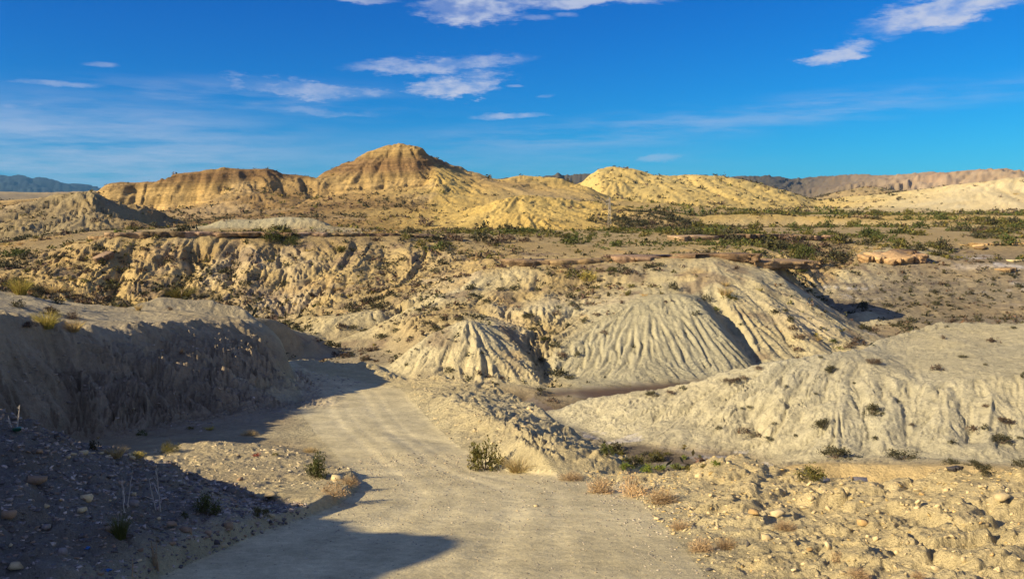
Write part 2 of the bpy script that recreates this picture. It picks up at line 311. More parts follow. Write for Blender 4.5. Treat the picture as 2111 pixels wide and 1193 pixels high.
# plateau behind and the plain
line('P', Pl((1700, 470, 260), (1800, 468, 265), (1900, 468, 265), (2000, 470, 262), (2111, 472, 258), (2500, 470, 258)))
line('P', Pl((1680, 445, 430), (1800, 442, 450), (1900, 440, 460), (2111, 440, 450), (2500, 440, 450)))
# grey cone on the left
line('D', Pl((-300, 492, 215), (0, 496, 218), (100, 492, 222), (180, 484, 226), (250, 478, 230), (290, 475, 234)))
line('D', Pl((-300, 445, 255), (0, 431, 258), (60, 421, 260), (110, 408, 262), (150, 398, 263), (178, 396, 263), (200, 404, 264), (232, 430, 266), (288, 473, 268)))
line('D', Pl((180, 398, 262), (195, 440, 247), (205, 478, 230)))
line('X', Wp((-200, 320, -5), (-150, 330, -5), (-120, 315, -5), (-105, 290, -5)))
# cliff hill
line('X', Pl((330, 474, 246), (450, 474, 252), (600, 474, 256), (700, 476, 256), (850, 476, 252), (980, 475, 250)))
line('X', Pl((300, 452, 320), (380, 450, 330), (460, 430, 350), (520, 405, 372)))
line('E', Pl((212, 428, 372), (260, 440, 372), (330, 443, 374), (400, 427, 380), (460, 404, 386), (500, 385, 392)))
line('E', Pl((208, 405, 384), (222, 388, 386), (240, 381, 388), (272, 388, 388), (280, 398, 388), (290, 390, 390), (350, 363, 393), (420, 350, 397), (463, 342, 400), (485, 346, 402), (540, 345, 408), (600, 359, 416), (642, 372, 422)))
line('X', Pl((560, 400, 390), (640, 400, 396), (600, 430, 345)))
# embankment on the plateau
line('A', Pl((432, 470, 203), (455, 457, 204), (520, 455, 206), (600, 449, 208), (640, 450, 208), (680, 470, 208)))
line('A', Pl((430, 474, 199), (550, 475, 200), (690, 475, 202)))
line('P', Pl((420, 473, 215), (560, 473, 222), (700, 474, 220)))
# the peak
line('E', Pl((642, 372, 423), (680, 351, 428), (720, 337, 431), (760, 313, 433), (800, 295, 434), (830, 291, 434), (846, 298, 434), (860, 297, 434), (880, 318, 434), (900, 338, 437), (930, 352, 441), (980, 369, 446), (1025, 379, 450)))
line('E', Pl((690, 370, 413), (740, 350, 418), (800, 330, 422), (860, 325, 423)))
line('E', Pl((650, 405, 392), (720, 395, 398), (800, 391, 402), (868, 384, 406), (893, 350, 424)))
line('X', Pl((640, 440, 320), (720, 430, 338), (800, 425, 345), (870, 430, 335)))
line('Y', Pl((900, 345, 432), (905, 400, 375), (900, 440, 320), (895, 474, 258)))
line('Y', Pl((960, 400, 395), (985, 440, 320)))
line('Y', Pl((930, 400, 382), (940, 440, 318), (945, 472, 262)))
# yellow mounds in front of it
line('Y', Pl((992, 470, 264), (1020, 440, 284), (1050, 413, 300), (1085, 402, 305), (1120, 408, 306), (1170, 432, 302), (1210, 440, 299), (1240, 446, 298), (1268, 462, 292)))
line('Y', Pl((985, 477, 258), (1080, 479, 255), (1170, 478, 258), (1268, 477, 262)))
line('Y', Pl((1080, 440, 276), (1160, 455, 280), (1230, 460, 281)))
line('Y', Pl((1035, 374, 470), (1080, 362, 475), (1140, 368, 475), (1175, 377, 472), (1210, 392, 468), (1250, 413, 460)))
line('J', Pl((1100, 405, 400), (1180, 420, 410), (1260, 434, 420)))
line('C', Pl((1285, 474, 265), (1310, 450, 290), (1340, 441, 300), (1380, 452, 292), (1410, 474, 270)))
line('J', Pl((1290, 438, 400), (1400, 446, 380)))
# yellow bluff
line('Y', Pl((1442, 452, 330), (1480, 444, 334), (1560, 443, 340), (1640, 446, 345)))
line('O', Pl((1438, 474, 304), (1500, 474, 306), (1580, 470, 315), (1640, 465, 325)))
line('P', Pl((1442, 448, 345), (1560, 440, 360), (1640, 442, 370)))
# far yellow hills
line('H', Pl((1170, 405, 550), (1250, 428, 545), (1330, 440, 530), (1450, 440, 530), (1560, 436, 560), (1680, 432, 600)))
line('H', Pl((1185, 388, 640), (1205, 372, 642), (1230, 352, 645), (1270, 340, 650), (1310, 348, 650), (1350, 362, 650), (1390, 370, 650), (1430, 362, 655), (1480, 362, 660), (1540, 373, 660), (1600, 390, 660), (1650, 405, 655), (1680, 415, 650)))
line('J', Wp((60, 740, -6), (140, 760, -6), (260, 740, -5)))
line('I', Pl((1905, 431, 510), (1960, 411, 540), (2020, 390, 560), (2080, 370, 572), (2111, 366, 576), (2300, 372, 580)))
line('I', Pl((1930, 436, 500), (2000, 436, 490), (2111, 436, 480), (2400, 436, 480)))
line('J', Wp((330, 680, -4), (420, 700, -4)))
line('J', Pl((1672, 412, 800), (1740, 394, 820), (1800, 384, 830), (1850, 391, 830), (1905, 398, 830), (1960, 405, 840)))
line('J', Pl((1680, 428, 700), (1800, 428, 690), (1900, 428, 700)))
line('J', Wp((280, 1000, -4), (500, 1050, -4)))
# far ranges
line('Z', Pl((1050, 400, 2800), (1120, 372, 3000), (1150, 366, 3000), (1185, 361, 3000), (1215, 364, 3000), (1270, 374, 3000), (1390, 368, 3000), (1430, 361, 3000), (1480, 367, 3000), (1540, 367, 3000), (1600, 364, 3000), (1640, 368, 3000), (1700, 375, 3000), (1780, 381, 3000), (1850, 388, 3000), (1900, 400, 2900)))
line('Z', Pl((1050, 425, 2200), (1300, 424, 2200), (1600, 424, 2200), (1850, 424, 2000)))
line('z', Pl((1870, 392, 2000), (1920, 373, 2050), (1965, 357, 2100), (2000, 355, 2100), (2030, 349, 2100), (2070, 352, 2100), (2111, 361, 2100), (2400, 390, 2100)))
line('J', Pl((1860, 426, 1500), (2000, 426, 1500), (2400, 427, 1500)))
line('b', Pl((-600, 330, 9000), (-200, 340, 9000), (0, 360, 9000), (50, 365, 9000), (100, 374, 9000), (150, 388, 9000), (180, 398, 9000), (260, 420, 9000)))
line('b', Pl((-300, 372, 7600), (0, 384, 7600), (50, 388, 7600), (110, 398, 7600), (170, 412, 7600)))
line('b', Pl((-400, 425, 6500), (200, 426, 6500)))
line('J', Pl((-300, 390, 2500), (0, 396, 2500), (40, 398, 2500), (110, 410, 2500), (160, 424, 2500)))
line('J', Pl((-300, 428, 1600), (200, 430, 1600)))
line('J', Pl((-300, 405, 900), (0, 412, 900), (60, 419, 900), (120, 428, 900)))
# sides and back, and the outer ring
line('J', Wp((-60, -30, 2), (-60, 10, -1), (-70, 30, -6)))
line('J', Wp((60, -30, -6), (110, 10, -12), (130, 60, -15), (160, 120, -12)))
line('J', Wp((0, -30, 2.5), (-20, -60, 4), (40, -60, 0)))
line('C', Wp((-110, 60, -12), (-130, 100, -14), (-150, 130, -8)))
for R_, z_ in ((400, -5), (3000, -10), (16000, -30)):
    for a in range(40, 321, 20):
        line('J', Wp((R_ * math.sin(math.radians(a)), R_ * math.cos(math.radians(a)), z_)))
for a in range(-40, 41, 8): line('b', Wp((16000 * math.sin(math.radians(a)), 16000 * math.cos(math.radians(a)), -60)))
for a in range(-16, 17, 8): line('b', Wp((12500 * math.sin(math.radians(a)), 12500 * math.cos(math.radians(a)), -40)))

# ------------------------------------------------------------------ noise
def hash2(ix, iy, seed):
    h = (ix.astype(np.int64) * 374761393 + iy.astype(np.int64) * 668265263 + seed * 974711) & 0xffffffff
    h = ((h ^ (h >> 13)) * 1274126177) & 0xffffffff
    h = ((h ^ (h >> 16)) * 2246822519) & 0xffffffff
    return ((h ^ (h >> 15)) & 0xffffff).astype(np.float32) / np.float32(0xffffff)
def vnoise(x, y, seed=0):                            # smooth value noise, -1..1
    ix = np.floor(x); iy = np.floor(y); fx = (x - ix).astype(np.float32); fy = (y - iy).astype(np.float32)
    ix = ix.astype(np.int64); iy = iy.astype(np.int64)
    ux = fx * fx * fx * (fx * (fx * 6 - 15) + 10); uy = fy * fy * fy * (fy * (fy * 6 - 15) + 10)
    a = hash2(ix, iy, seed); b = hash2(ix + 1, iy, seed); c = hash2(ix, iy + 1, seed); d = hash2(ix + 1, iy + 1, seed)
    return ((a + (b - a) * ux) * (1 - uy) + (c + (d - c) * ux) * uy) * 2 - 1
def fbm(x, y, n, seed=0, gain=.5):
    t = 0; a = 1.0; s = 0
    c, s_ = math.cos(.6), math.sin(.6)
    for k in range(n):
        t = t + a * vnoise(x, y, seed + k * 17); s += a; a *= gain
        x, y = (c * x - s_ * y) * 2.03, (s_ * x + c * y) * 2.03
    return t / s
def worley(x, y, seed=0):                            # F1, F2 and the id of the nearest cell
    ix = np.floor(x).astype(np.int64); iy = np.floor(y).astype(np.int64)
    f1 = np.full(x.shape, 9., np.float32); f2 = f1.copy(); cid = np.zeros(x.shape, np.float32)
    for i in (-1, 0, 1):
        for j in (-1, 0, 1):
            hx = hash2(ix + i, iy + j, seed); hy = hash2(ix + i, iy + j, seed + 5)
            d = np.hypot(ix + i + hx - x, iy + j + hy - y).astype(np.float32)
            n = d < f1
            f2 = np.where(n, f1, np.minimum(f2, d)); cid = np.where(n, hash2(ix + i, iy + j, seed + 9), cid); f1 = np.where(n, d, f1)
    return f1, f2, cid
def rills(x, y, dx, dy, seed):                       # ridges that run along (−dy, dx): down the slope
    ix = np.floor(x).astype(np.int64); iy = np.floor(y).astype(np.int64)
    fx = (x - ix).astype(np.float32); fy = (y - iy).astype(np.float32)
    va = np.zeros(x.shape, np.float32); vb = va.copy(); wt = va.copy()
    for i in (-2, -1, 0, 1, 2):
        for j in (-2, -1, 0, 1, 2):
            hx = hash2(ix + i, iy + j, seed); hy = hash2(ix + i, iy + j, seed + 31)
            qx = fx - i - hx; qy = fy - j - hy
            ac = qx * dx + qy * dy; al = qx * dy - qy * dx            # across and along the slope
            w_ = np.exp(-2.4 * ac * ac - .5 * al * al)
            ph = 13.2 * ac
            va += np.cos(ph) * w_; vb += np.sin(ph) * w_; wt += w_ * w_
    k = 1.0 / (1.15 * np.sqrt(wt) + 1e-6)
    return np.clip(va * k, -1, 1), np.clip(vb * k, -1, 1)

# ------------------------------------------------------------------ triangulate the survey, sample it on a log-polar sheet
th_in = np.radians(np.linspace(-33.2, 33.2, 860))
step = th_in[1] - th_in[0]
side = []; a = th_in[-1]; s_ = step
while a < math.pi * .985: s_ = min(s_ * (1.045 if a < .85 else 1.10), .018 if a < 1.45 else .09); a += s_; side.append(a)
side = np.array(side); side = side[side < math.pi]
TH = np.concatenate([-side[::-1], th_in, side]); NC = len(TH)
UG = np.linspace(math.log(1.3), math.log(15500), 2600)       # working rows
XG = np.exp(UG)[:, None] * np.sin(TH)[None]; YG = np.exp(UG)[:, None] * np.cos(TH)[None]
def build_tin():
    v2 = [Vector((p[0], p[1])) for p in PTS]
    vo, _, fo, ov, _, _ = delaunay_2d_cdt(v2, EDG, [], 0, 1e-4)
    src = np.array(PTS); att = np.array(ATT)
    val = np.zeros((len(vo), 1 + att.shape[1]))
    xy = np.array([(v.x, v.y) for v in vo])
    for i, o in enumerate(ov):
        if len(o): val[i, 0] = src[list(o), 2].mean(); val[i, 1:] = att[list(o)].mean(0)
        else:
            d = ((src[:, :2] - xy[i]) ** 2).sum(1); k = np.argsort(d)[:3]; wgt = 1 / (d[k] + 1e-6); wgt /= wgt.sum()
            val[i, 0] = (src[k, 2] * wgt).sum(); val[i, 1:] = (att[k] * wgt[:, None]).sum(0)
    code = np.array(CODE); tc = []
    src_code = [code[o[0]] if len(o) else -1 for o in ov]
    r_ = CODES.index('R')
    for f in fo:
        c = [src_code[i] for i in f if src_code[i] >= 0]; c2 = [k for k in c if k != r_] or c or [0]
        tc.append(max(set(c2), key=c2.count))
    return xy, val, fo, np.array(tc)
def raster(xy, val, tris, tcode):
    reg = np.zeros((len(UG), NC), np.int8)
    out = np.zeros((len(UG), NC, val.shape[1]), np.float32); out[..., 0] = ZC - 2.0
    out[..., 1:] = np.array(ATT).mean(0)
    for ti, t in enumerate(tris):
        p = xy[list(t)]; v = val[list(t)]
        den = (p[1, 1] - p[2, 1]) * (p[0, 0] - p[2, 0]) + (p[2, 0] - p[1, 0]) * (p[0, 1] - p[2, 1])
        if abs(den) < 1e-9: continue
        sgn = [((p[k][0]) * (p[(k + 1) % 3][1]) - (p[k][1]) * (p[(k + 1) % 3][0])) for k in range(3)]
        has0 = all(s >= 0 for s in sgn) or all(s <= 0 for s in sgn)
        r = np.hypot(p[:, 0], p[:, 1]); rmax = r.max(); rmin = 0.0
        if not has0:
            rmin = 1e9
            for k in range(3):
                a_, b_ = p[k], p[(k + 1) % 3]; ab = b_ - a_; tt = np.clip(-(a_ @ ab) / max(ab @ ab, 1e-12), 0, 1)
                rmin = min(rmin, np.hypot(*(a_ + tt * ab)))
        i0 = max(np.searchsorted(UG, math.log(max(rmin, 1e-3))) - 1, 0); i1 = min(np.searchsorted(UG, math.log(max(rmax, 1e-3))) + 1, len(UG))
        ang = np.arctan2(p[:, 0], p[:, 1]); j0, j1 = 0, NC
        if not has0 and ang.max() - ang.min() < 3.0:
            j0 = max(np.searchsorted(TH, ang.min()) - 1, 0); j1 = min(np.searchsorted(TH, ang.max()) + 1, NC)
        if i1 <= i0 or j1 <= j0: continue
        X = XG[i0:i1, j0:j1]; Y = YG[i0:i1, j0:j1]
        a_ = ((p[1, 1] - p[2, 1]) * (X - p[2, 0]) + (p[2, 0] - p[1, 0]) * (Y - p[2, 1])) / den
        b_ = ((p[2, 1] - p[0, 1]) * (X - p[2, 0]) + (p[0, 0] - p[2, 0]) * (Y - p[2, 1])) / den
        c_ = 1 - a_ - b_
        m = (a_ >= -1e-6) & (b_ >= -1e-6) & (c_ >= -1e-6)
        if m.any():
            vv = np.stack([a_[m], b_[m], c_[m]], 1) @ v
            out[i0:i1, j0:j1][m] = vv; reg[i0:i1, j0:j1][m] = tcode[ti]
    return out, reg
def blur(a, sig_u, sig_t):
    def k1(s):
        n = max(1, int(3 * s)); x = np.arange(-n, n + 1); k = np.exp(-x * x / (2 * s * s)); return k / k.sum(), n
    k, n = k1(sig_u); b = np.pad(a, ((n, n), (0, 0)), 'edge'); o = sum(k[i] * b[i:i + a.shape[0]] for i in range(2 * n + 1))
    k, n = k1(sig_t); b = np.pad(o, ((0, 0), (n, n)), 'edge'); return sum(k[i] * b[:, i:i + a.shape[1]] for i in range(2 * n + 1)).astype(np.float32)
xy, val, tris, tcode = build_tin()
BASE, REGG = raster(xy, val, tris, tcode)
du = UG[1] - UG[0]
z0 = blur(BASE[..., 0], .0032 / du, .0032 / step)
att = [blur(BASE[..., k], .006 / du, .006 / step) for k in range(1, 9)]
for k in (3, 4, 5): att[k] = blur(att[k], .01 / du, .012 / step)
print('tin', len(tris), time.time() - T0)

# rows of the final sheet: closest where the camera sees most of the relief
def pick_rows(n):
    r = np.exp(UG)[:, None]; el = (z0 - ZC) / r
    jj = (np.abs(TH) < math.radians(31)); e = el[:, jj]
    run = np.maximum.accumulate(e, 0)
    vis = np.maximum(np.diff(run, axis=0, prepend=run[:1]), 0)           # newly seen angle at each working row
    vis = vis * np.where(run > -.50, 1, .10)                              # little of it below the frame
    dens = vis.max(1) * .6 + np.percentile(vis, 97, axis=1) + vis.mean(1) * 2
    k = np.ones(25) / 25; dens = np.convolve(dens, k, 'same') + 1.5e-4
    c = np.cumsum(dens); c = (c - c[0]) / (c[-1] - c[0])
    return np.interp(np.linspace(0, 1, n), c, UG)
U = pick_rows(900); NR = len(U)
fi = np.interp(U, UG, np.arange(len(UG))); i0 = np.minimum(fi.astype(int), len(UG) - 2); fr = (fi - i0)[:, None].astype(np.float32)
def take(a): return a[i0] * (1 - fr) + a[i0 + 1] * fr
R = np.exp(U)[:, None]
gx_u = np.gradient(blur(z0, .012 / du, .012 / step), UG, axis=0); gt = np.gradient(blur(z0, .012 / du, .012 / step), TH, axis=1)
gU = take(gx_u) / R; gT = take(gt) / R
st, ct = np.sin(TH)[None], np.cos(TH)[None]
GX = (gU * st + gT * ct).astype(np.float32); GY = (gU * ct - gT * st).astype(np.float32)
Z = take(z0); X = R * st; Y = R * ct
cr, cg, cb, ero, lam, veg, rub, band = [take(a) for a in att]
REG = REGG[np.where(fr[:, 0] > .5, i0 + 1, i0)]
lam = np.exp(lam)
slope = np.hypot(GX, GY) + 1e-6
near = ((np.abs(TH) < math.radians(50))[None] & (R > 0)) | ((TH > math.radians(-86)) & (TH < 0))[None] & (R < 14)
colstep = np.gradient(TH)[None]
fade_ = np.where((TH < 0)[None] & (R < 14), 1, np.clip((math.radians(50) - np.abs(TH)) / math.radians(12), 0, 1)[None])
ero = ero * fade_; rub = rub * fade_; band = band * fade_
print('grid', NR, NC, time.time() - T0)

# ------------------------------------------------------------------ gullies, rubble and roughness
def in_poly(x, y, poly):
    ins = np.zeros(x.shape, bool); n = len(poly)
    for i in range(n):
        x1, y1 = poly[i][:2]; x2, y2 = poly[(i + 1) % n][:2]
        c = ((y1 > y) != (y2 > y)); ins ^= c & (x < (x2 - x1) * (y - y1) / (y2 - y1 + 1e-12) + x1)
    return ins
def dist_line(x, y, pl):                             # distance to a polyline and the side it lies on
    best = np.full(x.shape, 1e9, np.float32); sg = np.zeros(x.shape, np.float32)
    for (a_, b_) in zip(pl[:-1], pl[1:]):
        ax, ay, bx_, by_ = a_[0], a_[1], b_[0], b_[1]; ex, ey = bx_ - ax, by_ - ay; l2 = ex * ex + ey * ey + 1e-9
        t = np.clip(((x - ax) * ex + (y - ay) * ey) / l2, 0, 1)
        d = np.hypot(x - ax - t * ex, y - ay - t * ey); n = d < best
        best = np.where(n, d, best); sg = np.where(n, np.sign((x - ax) * ey - (y - ay) * ex), sg)
    return best, sg
ROAD_POLY = list(ROAD_L) + list(ROAD_R)[::-1]
IN_ROAD = in_poly(X, Y, ROAD_POLY)
nearcam = (R < 62) & (np.abs(TH) < 1.2)[None]
RL = np.full(X.shape, 9., np.float32); RRt = RL.copy()
RL[nearcam], sgl = dist_line(X[nearcam], Y[nearcam], ROAD_L)
RRt[nearcam], _ = dist_line(X[nearcam], Y[nearcam], ROAD_R)
RACR = RL / (RL + RRt + 1e-6)                        # 0 at the left edge of the road, 1 at the right
def carve():
    global Z
    hx = np.zeros_like(Z); hy = np.zeros_like(Z)
    sl = np.clip(slope / .35, .12, 1.3)
    tot = np.zeros_like(Z)
    for k, lm in enumerate((640, 320, 160, 80, 40, 22, 12, 6.5, 3.4, 1.8, .95, .5, .26)):
        cell = R * colstep
        wgt = np.clip(1.6 - np.abs(np.log(lm / lam)).clip(0) * .0 - np.maximum(np.log(lm / lam), 0) * 2.2, 0, 1) * np.clip((lm / cell - 3.2) / 4, 0, 1)
        dec = np.clip((lm / lam), 0, 1) ** .0
        m = (wgt * ero > .02) & near
        if not m.any(): continue
        x, y = X[m], Y[m]
        q = lm * 2.1; wx = x + lm * .3 * fbm(x / q, y / q, 2, 200 + k); wy = y + lm * .3 * fbm(x / q, y / q, 2, 260 + k)
        gx = GX[m] + hx[m] * .8; gy = GY[m] + hy[m] * .8; s = np.hypot(gx, gy) + 1e-6
        dx, dy = -gy / s, gx / s
        v, vb = rills(wx / q, wy / q, dx, dy, 40 + k)
        v = 1 - 2 * np.sqrt(np.abs(v * .5 + .5) * .96 + .02)              # sharp crests, rounded gullies
        v = -v
        amp = .058 * lm * np.clip(lam[m] / lm, 1, 30) ** .30 * wgt[m] * ero[m] * sl[m]
        tot[m] += amp * v
        hx[m] += amp * vb / lm * 6.28 * dx * .6; hy[m] += amp * vb / lm * 6.28 * dy * .6
    Z = Z + tot
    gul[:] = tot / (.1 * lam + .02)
    # the road: ruts, a crown, a raised lip of gravel on its left
    wob = .03 * fbm(X[nearcam] / 9, Y[nearcam] / 9, 2, 77)
    q = RACR[nearcam] + wob; rut = np.zeros_like(q)
    for c_, w__, a_ in ((.26, .045, 1), (.40, .03, .5), (.60, .045, 1), (.74, .03, .6)): rut += a_ * np.exp(-((q - c_) / w__) ** 2)
    rr = IN_ROAD[nearcam] * np.clip(RL[nearcam] / .3, 0, 1)
    RUT[nearcam] = rut * rr
    Z[nearcam] -= .009 * rut * rr
    lip = (~IN_ROAD[nearcam]) & (X[nearcam] < 0) & (Y[nearcam] < 15.2) & (RL[nearcam] < RRt[nearcam])
    t = np.clip(RL[nearcam] / .10, 0, 1); Z[nearcam] += lip * .13 * t * t * (3 - 2 * t) * np.exp(-RL[nearcam] / .9) * np.clip((15.2 - Y[nearcam]) / 1.0, 0, 1)
    # general unevenness
    for k, lm in enumerate((300, 90, 30, 10, 3.5, 1.2, .4, .13, .05)):
        cell = R * colstep
        m = ((lm / cell > 3) & (lm / R < .25) & near)
        if not m.any(): continue
        r_ = np.clip(.10 + np.clip(ero[m], 0, 1) * .26 + rub[m] * 1.0, 0, 1.2)
        if lm > 20: r_ = r_ * np.clip(ero[m] * 2, 0, 1)
        Z[m] += (.034 * lm * r_ * (1 - 2 * np.abs(fbm(X[m] / lm, Y[m] / lm, 2, 500 + k)))).astype(np.float32)
    # benches on the banded cliffs
    m = near & (band > .12)
    dip = Z[m] - .055 * X[m] - .02 * Y[m] + 1.5 * fbm(X[m] / 45, Y[m] / 45, 3, 810)
    per = np.clip(R * np.ones_like(Z), 60, 450)[m] * .011
    ph = dip / per + .35 * vnoise(dip * .11, X[m] / 300, 811); f_ = ph - np.floor(ph)
    bench = (np.clip(f_ * 1.35, 0, 1) ** 2.2 - f_)
    Z[m] += (per * .55 * np.clip(band[m] - .12, 0, 1) * bench * np.clip(.6 + .8 * vnoise(X[m] / 30, Y[m] / 30, 815), 0, 1.3)).astype(np.float32)
    # clods
    for k, (lm, a) in enumerate(((.55, .55), (.22, .6), (.09, .55))):
        m = near & (rub > .12) & (R < lm * 110)
        if not m.any(): continue
        x = X[m] / lm; y = Y[m] / lm
        x = x + .35 * vnoise(x * 1.3, y * 1.3, 70 + k); y = y + .35 * vnoise(x * 1.3, y * 1.3, 80 + k)
        f1, f2, cid = worley(x, y, 90 + k)
        b = np.clip((f2 - f1) * 2.0, 0, .6) * (cid > .35) * (cid * .9 + .1) + (cid - .5) * .25 * np.clip((f2 - f1) * 3, 0, 1)
        Z[m] += (a * lm * .55 * np.clip(rub[m] - .12, 0, 1) * b).astype(np.float32)
gul = np.zeros_like(Z); RUT = np.zeros_like(Z)
carve()
print('carve', time.time() - T0)

# ------------------------------------------------------------------ soil colour
def mixc(m, col, t):
    CC[m] = CC[m] * (1 - t[..., None]) + np.array(col, np.float32) * t[..., None]
def paint():
    global CC
    CC = np.stack([cr, cg, cb], -1).astype(np.float32)
    v = fbm(X / 7, Y / 7, 4, 601) * .5 + fbm(X / 40, Y / 40, 3, 611) * .5
    CC *= (1 + .22 * v)[..., None]
    t = fbm(X / 12 + 9, Y / 12, 4, 621)
    CC *= np.stack([1 + .05 * t, 1 + 0 * t, 1 - .12 * t], -1)
    # slight shade painted into the colour: gully beds darker, ribs lighter
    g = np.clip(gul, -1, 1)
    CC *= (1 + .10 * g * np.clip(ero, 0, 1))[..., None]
    # strata colours
    m = near & (band > .05)
    dip = Z[m] - .055 * X[m] - .02 * Y[m] + 1.2 * fbm(X[m] / 40, Y[m] / 40, 3, 830)
    k = np.clip(R * np.ones_like(Z), 60, 450)[m]
    lay = fbm(dip / (k * .016), X[m] / 220, 3, 831); fine = vnoise(dip / (k * .0045), X[m] / 150, 833)
    bw = np.clip(band[m], 0, 1)
    mul = 1 + bw * (.35 * lay + .12 * fine)
    CC[m] *= mul[..., None]
    mixc(m, (.21, .115, .055), np.clip(bw * (-lay * 1.4 - .2), 0, .6))
    # salt streaks on the washed floor
    m = near & (REG == CODES.index('N'))
    hh = Z[m] * 1.0 + .8 * fbm(X[m] / 9, Y[m] / 9, 3, 840)
    a1 = vnoise(hh / .30, X[m] / 30, 841) + .8 * fbm(X[m] / 5, Y[m] / 1.8, 3, 842)
    mixc(m, (.55, .53, .50), np.clip((a1 - .45) * 1.3, 0, .8) * np.clip(.5 + 1.2 * vnoise(X[m] / 18, Y[m] / 12, 843), 0, 1))
    mixc(m, (.13, .105, .08), np.clip((-a1 - .35) * 1.4, 0, .75))
    mixc(m, (.36, .28, .15), np.clip(vnoise(X[m] / 14, Y[m] / 9, 845) * 1.3 - .2, 0, .6))
    # salt crust at the foot of the pale hill
    m = near & (np.abs(Z - ZC + 15.85) < .35) & (Y > 50) & (Y < 64) & (X > 5) & (X < 17)
    mixc(m, (.50, .48, .46), np.clip(-.25 + fbm(X[m] / 2.5, Y[m] / 1.0, 4, 850) * 2.2, 0, .6))
    # compacted wheel tracks
    m = IN_ROAD
    CC[m] *= (1 + .20 * RUT[m] + .12 * fbm(X[m] / 1.2, Y[m] / 3.5, 3, 860))[..., None]
    # pink and bare patches on the far ranges
    m = near & (R > 1800) & (R < 5000)
    mixc(m, (.34, .20, .13), np.clip(fbm(X[m] / 260, Y[m] / 260, 4, 870) * 2.0 - .55, 0, .7))
    # whitish and ochre patches on the tan slopes
    m = near & ((REG == CODES.index('C')) | (REG == CODES.index('L')) | (REG == CODES.index('W')))
    mixc(m, (.49, .41, .26), np.clip(fbm(X[m] / 11, Y[m] / 11, 4, 880) * 1.8 - .3, 0, .5))
    mixc(m, (.47, .32, .12), np.clip(fbm(X[m] / 8 + 40, Y[m] / 8, 4, 881) * 2.0 - .55, 0, .6))
    mixc(m, (.21, .155, .10), np.clip(fbm(X[m] / 4 + 80, Y[m] / 4, 4, 882) * 2.4 - .45, 0, .7))
    m = near & ((REG == CODES.index('X')) | (REG == CODES.index('D')) | (REG == CODES.index('E')))
    mixc(m, (.42, .32, .17), np.clip(fbm(X[m] / 30, Y[m] / 30, 4, 884) * 2.0 - .35, 0, .6))
paint()
print('paint', time.time() - T0)

